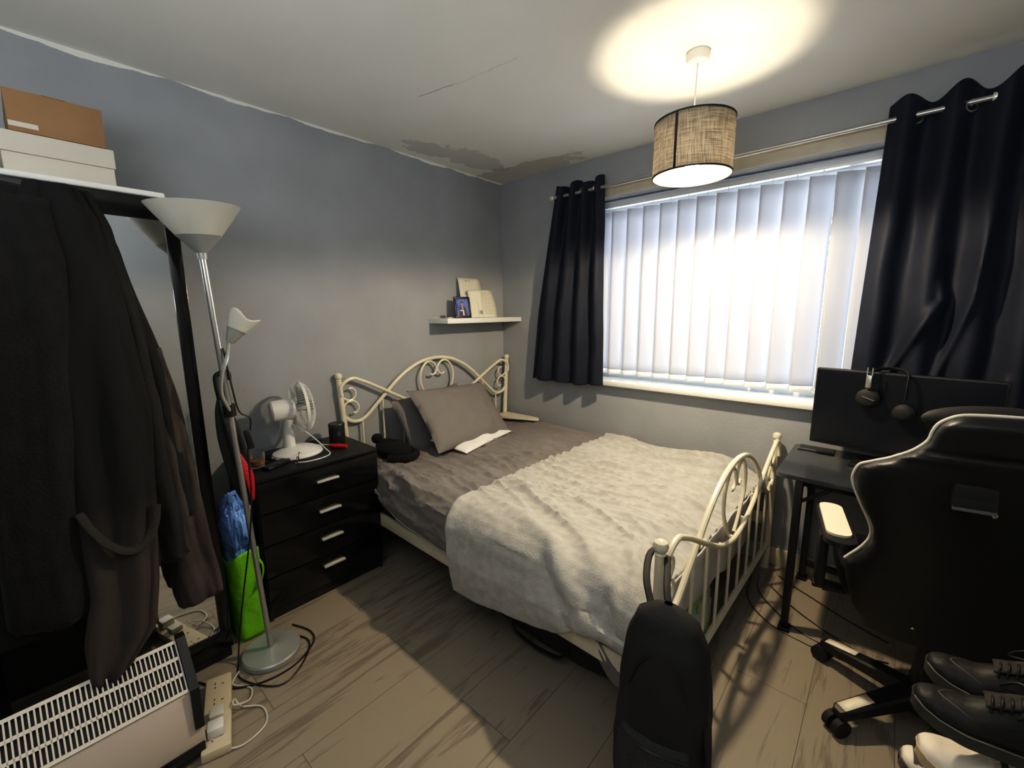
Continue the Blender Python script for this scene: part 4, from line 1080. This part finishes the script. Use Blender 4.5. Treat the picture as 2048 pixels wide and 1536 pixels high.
# ------------------------------------------------------------------ desk, monitor, headset
dx0, dx1, dy0, dy1, dh = 2.105, 3.10, -.56, -.025, .72
t = thing('desk', 'black rectangular computer desk with metal legs under the window', 'desk', ((dx0+dx1)/2, (dy0+dy1)/2, 0))
b = B()
def rr_poly(x0, x1, y0, y1, r, n=6):
    P = []
    for (cx_, cy_, a0) in ((x1-r, y1-r, 0), (x0+r, y1-r, pi/2), (x0+r, y0+r, pi), (x1-r, y0+r, 1.5*pi)):
        for k in range(n+1): a = a0+pi/2*k/n; P.append((cx_+r*cos(a), cy_+r*sin(a)))
    return P
b.prism(rr_poly(dx0, dx1, dy0, dy1, .035), 2, dh-.018, dh)
b.out('tabletop', 'desk', t)
for x in (dx0+.09, dx1-.09):
    for y in (dy0+.02, dy1-.03):
        B().box((x, y, (dh-.02)/2+.012), (.028, .042, dh-.045), bev=.003).out('leg', 'black', t)
    B().box((x, (dy0+dy1)/2, dh-.040), (.03, dy1-dy0-.08, .03), bev=.003).out('side_rail', 'black', t)
    for y in (dy0+.02, dy1-.03): B().box((x, y, .007), (.045, .060, .014), bev=.004).out('foot_pad', 'black', t)
B().box(((dx0+dx1)/2, dy1-.045, .10), (dx1-dx0-.21, .022, .03), bev=.003).out('back_stretcher', 'black', t)
B().box(((dx0+dx1)/2, dy0+.05, dh-.035), (dx1-dx0-.2, .02, .03), bev=.003).out('front_rail', 'black', t)
B().tube([(dx0+.10, dy0+.05, dh-.12), (dx0+.20, dy0+.05, dh-.045)], .008, 8, sm=1).out('corner_brace', 'black', t)
mo = V((2.47, -.235, 0)); ma = radians(-9)
MR = Matrix.Translation((mo.x, mo.y, 0)) @ Matrix.Rotation(ma, 4, 'Z')
t = thing('monitor', 'black widescreen monitor, switched off, standing on the desk', 'monitor', (mo.x, mo.y, .72), ma)
mw, mz0, mz1 = .60, .785, 1.143
B().box((0, .018, (mz0+mz1)/2), (mw, .030, mz1-mz0), bev=.006).out('casing', 'black', t, xf=MR)
B().box((0, .0018, (mz0+mz1)/2+.004), (mw-.014, .002, mz1-mz0-.024)).out('screen', 'screen', t, xf=MR)
B().box((0, .065, .85), (.05, .02, .24), bev=.004).out('stand_neck', 'black', t, xf=MR)
B().box((0, .045, .727), (.26, .20, .012), bev=.004).out('stand_base', 'black', t, xf=MR)
t = thing('headset', 'dark over-ear headset hung over the top edge of the monitor', 'headset', (2.40, -.26, 1.0), ma)
hs0 = V((-.095, -.030, 0)); 
HR = MR
B().tube([(-.095, -.040, 1.075), (-.094, -.036, 1.12), (-.085, -.018, 1.152), (-.03, .012, 1.162), (.02, -.016, 1.150), (.026, -.034, 1.11), (.026, -.040, 1.04)], .0085, 10, flat=.5).out('headband', 'black', t, xf=HR)
B().box((-.095, -.047, 1.105), (.020, .008, .055), bev=.003).box((-.103, -.046, 1.148), (.004, .006, .034)).box((-.086, -.046, 1.148), (.004, .006, .034)).out('slider', 'pole', t, xf=HR)
for (x, z, r) in ((-.095, 1.030, .042), (.026, .985, .036)):
    c = B().lathe([(0, 0), (r-.006, 0), (r, -.008), (r, -.020), (r-.008, -.030), (r-.016, -.034), (0, -.035)], (x, -.012, z), 32, RX(-pi/2) @ RZ(0) @ Matrix.Scale(1, 3)) 
    c.out('ear_cup', 'black_matte', t, xf=HR)
b = B().box((-.090, -.0065, 1.030), (.045, .002, .003), rot=RY(radians(18)))
b = B().box((0, 0, 0), (.045, .002, .003), rot=RY(radians(18)))
b.out('ear_cup_line', 'pole', t, xf=HR @ Matrix.Translation((-.090, -.049, 1.032)))
t = thing('phone', 'grey phone lying on the back corner of the desk beside the monitor', 'phone', (2.19, -.10, .72))
B().box((2.20, -.095, .7255), (.15, .072, .008), bev=.003).out('phone_body', 'grey_object', t)
B().box((2.20, -.095, .730), (.14, .064, .0008)).out('phone_screen', 'screen', t)

# cables on the floor by the desk
t = thing('desk_cables', 'thin black cables looping on the floor around the desk leg', 'cable', (2.2, -.4, 0))
b = B()
for pts in ([(2.02, -.18, .004), (2.05, -.33, .004), (2.16, -.46, .004), (2.26, -.53, .004), (2.40, -.55, .004), (2.55, -.50, .004)],
            [(2.09, -.25, .004), (2.20, -.36, .004), (2.32, -.44, .004), (2.45, -.50, .004)],
            [(2.10, -.12, .004), (2.17, -.17, .004), (2.26, -.22, .004), (2.40, -.30, .004), (2.55, -.36, .004)],
            [(1.99, -.20, .004), (2.02, -.42, .004), (2.13, -.55, .004), (2.27, -.59, .004), (2.42, -.60, .004)]):
    b.tube(pts, .0028, 6)
b.out('cord', 'black', t)
t = thing('wall_cable', 'thin black cable running up the wall below the desk', 'cable', (2.35, -.02, .2))
B().tube([(2.28, -.02, .10), (2.275, -.018, .20), (2.30, -.018, .235), (2.36, -.018, .22), (2.42, -.018, .30), (2.55, -.018, .33)], .003, 6).out('cord', 'black', t)

# ------------------------------------------------------------------ gaming chair
CA = radians(11); CC = (2.62, -.76, 0)
t = thing('gaming_chair', 'black gaming chair with cream piping, its back towards us, at the desk', 'chair', CC, CA)
def CO(b, name, m, parent=None, **k): return b.out(name, m, parent or t, world=False, **k)
CO(B().cyl((0, 0, .055), (0, 0, .13), .045, .035).cyl((0, 0, .13), (0, 0, .42), .026, .022), 'gas_lift', 'black')
for k in range(5):
    a = radians(228-11)+2*pi*k/5; e = V((cos(a), sin(a), 0)); p = V((-sin(a), cos(a), 0))
    b = B()
    rows = [(.02, .034, .085, .135), (.12, .030, .078, .122), (.24, .026, .066, .100), (.292, .024, .060, .092), (.305, .016, .062, .085)]
    rings = []
    for (r, w_, z0, z1) in rows:
        rings.append([b.bm.verts.new(e*r+p*sx*w_+V((0, 0, z))) for sx, z in ((-1, z0), (1, z0), (1, z1-.006), (.75, z1), (-.75, z1), (-1, z1-.006))])
    b.skin(rings)
    sp = CO(b, 'base_spoke', 'black')
    CO(B().grid(lambda u, v: e*(.185+.105*u)+p*((v-.5)*.034)+V((0, 0, .1125-.022*u+.0012)), 4, 3), 'cream_insert', 'armpad', sp, thick=.002)
    cc = e*.295; hk = CO(B().cyl(cc+V((0, 0, .025)), cc+V((0, 0, .066)), .010), 'caster', 'black')
    w2 = B()
    for s_ in (-1, 1):
        w2.cyl(cc+e*.006+p*(s_*.007)+V((0, 0, .0305)), cc+e*.006+p*(s_*.028)+V((0, 0, .0305)), .030, n=24)
    CO(w2, 'caster_wheel', 'black_matte', hk)
CO(B().box((0, 0, .43), (.26, .30, .03), bev=.008), 'seat_plate', 'black')
def seat(u, v):
    a = 2*pi*u; sx = abs(cos(a))**.5*(1 if cos(a) > 0 else -1); sy = abs(sin(a))**.5*(1 if sin(a) > 0 else -1)
    ph = -pi/2+pi*v; r = max(0, cos(ph))**.35
    x = .265*sx*r; y = .02+.25*sy*r; z = .50+.055*sin(ph)+(.03*(abs(x)/.265)**3 if ph > 0 else 0)
    return V((x, y, z))
CO(B().grid(seat, 64, 24, cu=True), 'seat', 'leather')
# backrest, tilted : local y from -.22 at z .5 to -.36 at z 1.2
tabw = [(.44, .22), (.50, .25), (.58, .27), (.641, .278), (.70, .245), (.74, .232), (.781, .236), (.856, .270), (.90, .288), (.930, .293), (.966, .284), (.983, .262), (1.007, .222), (1.041, .185), (1.072, .162), (1.10, .157), (1.121, .150), (1.137, .135), (1.150, .110), (1.155, .06), (1.156, .0)]
def backy(z): return -.22-.2*(z-.5)
def bw(z):
    return lerp_tab(tabw, z)[0]
def bk(sgn):
    def f(u, v):
        z = .44+.716*v; w_ = bw(z); a = u*2-1; s_ = w_*sin(a*pi/2)
        th = .050*sqrt(max(0, 1-abs(a)**2.6))*(1 if v < .97 else max(0, (1-v)/.03)**.5)
        wing = .045*(abs(s_)/.29)**2.2 if z < 1.02 else .02*(abs(s_)/.29)**2
        crease = -.006*exp(-((z-1.052-.25*max(0, abs(s_)-.1)*0)/.006)**2)*(1 if sgn < 0 else 0)
        return V((s_, backy(z)+wing+sgn*(th+crease), z))
    return f
b = B().grid(bk(-1), 48, 110).grid(bk(1), 48, 110); bmesh.ops.remove_doubles(b.bm, verts=b.bm.verts, dist=.0005)
CO(b, 'backrest', 'leather', ang=1.4)
def edge(z, s_, sg): 
    wing = .045*(abs(s_)/.29)**2.2 if z < 1.02 else .02*(abs(s_)/.29)**2
    return V((sg*s_, backy(z)+wing+.004, z))
pp = [edge(z, w_+.002, -1) for z, w_ in tabw[3:]]+[edge(z, w_+.002, 1) for z, w_ in tabw[-2:2:-1]]
CO(B().tube(pp, .0042, 8, sm=4), 'piping', 'cream_leather')
for sg in (-1, 1):
    so = CO(B().box((0, 0, 0), (.085, .014, .070), bev=.006, rot=RX(radians(-11))).box((sg*0, .0, 0), (.080, .016, .060), bev=.004), 'strap_slot', 'black_matte', xf=Matrix.Translation((sg*.072, backy(.95)-.0475, .95)))
    CO(B().box((0, 0, 0), (.080, .004, .040), bev=.001, rot=RX(radians(-24))), 'slot_rim', 'grey_object', so, xf=Matrix.Translation((sg*.072, backy(.935)-.056, .932)))
    CO(B().ell((sg*.033, backy(.915)-.060, .912), (.006, .004, .007)), 'slot_stud', 'chrome', so)
    # arm rests
    CO(B().box((sg*.285, -.03, .44), (.10, .05, .016), bev=.004).box((sg*.315, -.03, .54), (.030, .055, .20), bev=.008), 'arm_support', 'black')
    ap = B(); ap.prism([(sg*.285+x_, y_) for x_, y_ in rr_poly(-.046, .046, -.175, .155, .040)], 2, .655, .672)
    ar = CO(ap, 'armrest', 'black')
    ap = B(); ap.prism([(sg*.285+x_, y_) for x_, y_ in rr_poly(-.036, .034, -.130, .147, .030)], 2, .672, .680)
    CO(ap, 'arm_pad', 'armpad', ar)
CO(B().ell((-.01, -.345+.100, 1.118), (.155, .040, .044)), 'headrest_pillow', 'black_matte')
CO(B().ell((-.115, backy(.5)-.040, .50), (.006, .004, .006)), 'bolt', 'chrome')
CO(B().cyl((-.10, .0, .425), (-.30, -.02, .415), .006, n=8), 'tilt_lever', 'black')

# ------------------------------------------------------------------ shoe rack and shoes
RXa, RXb, RYa, RYb = 2.66, 3.22, -1.66, -1.30
t = thing('shoe_rack', 'dark wire shoe rack mostly hidden under the pairs of shoes', 'shoe rack', ((RXa+RXb)/2, (RYa+RYb)/2, 0))
for x in (RXa, RXb):
    for y in (RYa, RYb): B().cyl((x, y, 0), (x, y, .62), .009, n=10).out('post', 'wire_dark', t)
ST = [.592, .465, .338]
for z in (ST[0], ST[1], ST[2], .12):
    b = B()
    for y in [RYa+(RYb-RYa)*k/5 for k in range(6)]: b.cyl((RXa, y, z-.006), (RXb, y, z-.006), .005, n=8)
    for x in (RXa, RXb): b.cyl((x, RYa, z-.006), (x, RYb, z-.006), .005, n=8)
    b.out('tier', 'wire_dark', t)

def shoe(label, loc, rz, L_=.285, style='black', pitch=0, group=None, hw=.048):
    """toe points to local -x, heel at +x ; sole on z=0"""
    t = thing('shoe', label, 'shoe', loc, rz, group)
    X = Matrix.Rotation(pitch, 4, 'Y')
    ml, ms, mt, mlace = {'black': ('shoe_black', 'sole_dark', 'shoe_knit', 'shoe_black'), 'white': ('shoe_white', 'sole_cream', 'shoe_white', 'cream_leather'), 'stripe': ('shoe_white', 'sole_edge', 'shoe_white', 'cream_leather')}[style]
    def half(s_):   # half width along the length 0 toe..1 heel
        return hw*lerp_tab([(0, .10), (.02, .42), (.06, .66), (.14, .88), (.28, 1.0), (.45, .90), (.62, .74), (.8, .74), (.93, .66), (.98, .46), (1, .12)], s_)[0]
    def spring(s_): return .016*max(0, (.28-s_)/.28)**1.8
    def top(s_): return lerp_tab([(0, .022), (.03, .040), (.10, .050), (.25, .062), (.40, .082), (.52, .098), (.60, .096), (.75, .074), (.9, .082), (1, .078)], s_)[0]
    def cx_(s_): return .006*sin(pi*s_)
    # sole
    def so(u, v):
        s_ = u; a = 2*pi*v; w_ = half(s_)*1.06+.002
        y = w_*max(-1, min(1, 1.25*cos(a))); z = .013+.013*max(-1, min(1, 1.6*sin(a)))
        return V((-L_/2+L_*(s_*1.012-.006), y+cx_(s_), z*(1.15 if s_ > .6 else 1)+spring(s_)))
    b = B().grid(so, 60, 20, cv=True)
    b.out('sole', ms, t, world=False, xf=X, ang=.9)
    def edge_line(u, v):
        s_ = .01+.98*u
        return V((-L_/2+L_*s_, cx_(s_)+(v*2-1)*1.0*(half(s_)*1.075+.0025), .026*(1.12 if s_ > .6 else 1)+spring(s_)))
    q = B()
    for sg in (0, 1): q.tube([edge_line(k/24, sg) for k in range(25)], .0016, 6, sm=2)
    q.out('sole_welt', 'sole_edge' if style != 'white' else 'sole_cream', t, world=False, xf=X)
    # upper
    def up(u, v):
        s_ = .008+.984*u; a = pi*v; h = top(s_); w_ = half(s_)
        k = abs(cos(a))**.8*(1 if cos(a) > 0 else -1)
        lift = sin(a)**.75 if sin(a) > 0 else 0
        narrow = 1-.28*lift*(1 if s_ > .25 else s_/.25)
        if s_ > .60:   # open collar
            lift = min(lift, .93)
        y = w_*k*narrow if s_ < .6 else w_*k*(.97)
        z = .022+spring(s_)+(h-.022)*lift
        if s_ > .60 and lift > .80: z -= .028*sstep(.60, .68, s_)*sstep(.80, .93, lift)*(1-sstep(.92, 1, s_))
        return V((-L_/2+L_*s_, y+cx_(s_), z))
    B().grid(up, 64, 26).out('upper', ml, t, world=False, xf=X, thick=.003)
    # toe seam / overlay
    def ov(u, v):
        s_ = .02+.30*u; a = pi*(.04+.92*v); p = up((s_-.008)/.984, a/pi); p.z += .0018; return p
    if style == 'black':
        q = B(); q.tube([up(.22+.10*abs(k/12-1)**1.6-.10*(1-abs(k/12-1)), .12+.76*k/24)+V((0, 0, .001)) for k in range(25)], .0009, 6, sm=1)
        q.out('toe_seam', 'sole_edge', t, world=False, xf=X)
    if style == 'stripe':
        B().grid(lambda u, v: up(.07+.055*u, .06+.88*v)+V((-.001, 0, .0018)), 5, 24).out('toe_stripe', 'ink_dark', t, world=False, xf=X)
    # tongue and laces
    B().grid(lambda u, v: V((-L_/2+L_*(.34+.27*u), cx_(.5)+(v-.5)*.044, .022+(top(.34+.27*u)-.018)+.006*(1-(2*v-1)**2)+(.02*sstep(.7, 1, u)))), 12, 8).out('tongue', mt, t, world=False, xf=X, thick=.004)
    q = B()
    for k in range(6):
        s_ = .36+.042*k; z = top(s_)+.006
        q.tube([(-L_/2+L_*s_, -.024+cx_(s_), z-.010), (-L_/2+L_*(s_+.006), -.010, z+.005), (-L_/2+L_*(s_+.012), .010, z+.005), (-L_/2+L_*(s_+.018), .024+cx_(s_), z-.010)], .0034, 8, sm=4, flat=.6)
    zt = top(.6)+.012
    q.tube([(-L_/2+L_*.58, 0, zt), (-L_/2+L_*.52, -.03, zt+.012), (-L_/2+L_*.46, -.045, zt-.01), (-L_/2+L_*.55, -.02, zt+.002), (-L_/2+L_*.58, 0, zt)], .0028, 6)
    q.tube([(-L_/2+L_*.58, 0, zt), (-L_/2+L_*.50, .03, zt+.014), (-L_/2+L_*.42, .04, zt-.012), (-L_/2+L_*.55, .02, zt+.002), (-L_/2+L_*.58, 0, zt)], .0028, 6)
    q.out('laces', mlace, t, world=False, xf=X)
    return t
zA = ST[0]
shoe('black leather lace-up shoe nearest the camera on the top tier of the rack', (2.532+.1425, -1.507, zA+.001), radians(0), style='black')
shoe('black lace-up shoe behind the near one, closer to the chair, on the top tier', (2.557+.1425, -1.383, zA+.001), radians(-3), style='black')
shoe('cream white lace-up trainer on the tier directly below the black shoes', (2.552+.1425, -1.480, ST[1]+.001), radians(3), style='white', hw=.050)
shoe('white shoe with a dark stripe across the toe at the bottom picture edge', (2.540+.1425, -1.385, ST[2]+.001), radians(2), style='stripe')

# ------------------------------------------------------------------ lights, world, camera
def light(name, kind, loc, energy, col, **k):
    d = bpy.data.lights.new(name, kind); d.energy = energy; d.color = col
    for a, v_ in k.items(): setattr(d, a, v_)
    o = bpy.data.objects.new(name, d); COL.objects.link(o); o.location = loc; return o
o = light('pendant_light', 'SPOT', (PX, PY, 1.966), 48, (1, .82, .57), shadow_soft_size=.03, spot_size=radians(178), spot_blend=.25)
o = light('window_daylight', 'AREA', ((WX0+WX1)/2, 1.9, 2.0), 170, (.80, .88, 1), shape='RECTANGLE', size=4.5, size_y=2.8)
o.rotation_euler = (radians(-90), 0, 0)
o = light('ceiling_fill_light', 'AREA', (2.2, -3.3, 1.7), 24, (.95, .97, 1), shape='RECTANGLE', size=1.4, size_y=.8)  # added fill aimed up to brighten the ceiling; no real lamp stands here
o.rotation_euler = (radians(158), 0, radians(12))

W = bpy.data.worlds.new('World'); SC.world = W; W.use_nodes = True
bg = W.node_tree.nodes['Background']; bg.inputs[0].default_value = (.86, .93, 1, 1); bg.inputs[1].default_value = 3.2

cam = bpy.data.cameras.new('camera'); co = bpy.data.objects.new('camera', cam); COL.objects.link(co)
yaw, pit, rol = 0.72493843, 0.1678445, -0.00776664
fwd = V((-sin(yaw)*cos(pit), cos(yaw)*cos(pit), -sin(pit))); right = V((cos(yaw), sin(yaw), 0)); up = right.cross(fwd)
r2 = right*cos(rol)+up*sin(rol); u2 = up*cos(rol)-right*sin(rol)
Rm = Matrix((r2, u2, -fwd)).transposed().to_4x4()
co.matrix_world = Matrix.Translation((2.4227, -2.629, 1.4125)) @ Rm
cam.sensor_width = 36; cam.lens = 855.735/2048*36; cam.clip_start = .03
SC.camera = co
SC.view_settings.view_transform = 'Standard'
SC.view_settings.look = 'None'
SC.view_settings.exposure = .70
SC.view_settings.use_curve_mapping = True
cm = SC.view_settings.curve_mapping; cm.extend = 'EXTRAPOLATED'; cc_ = cm.curves[3]
for x_, y_ in ((.03, .017), (.12, .106), (.36, .375)): cc_.points.new(x_, y_)
cm.update()
SC.cycles.use_denoising = True
SC.cycles.max_bounces = 8
SC.cycles.sample_clamp_indirect = 6
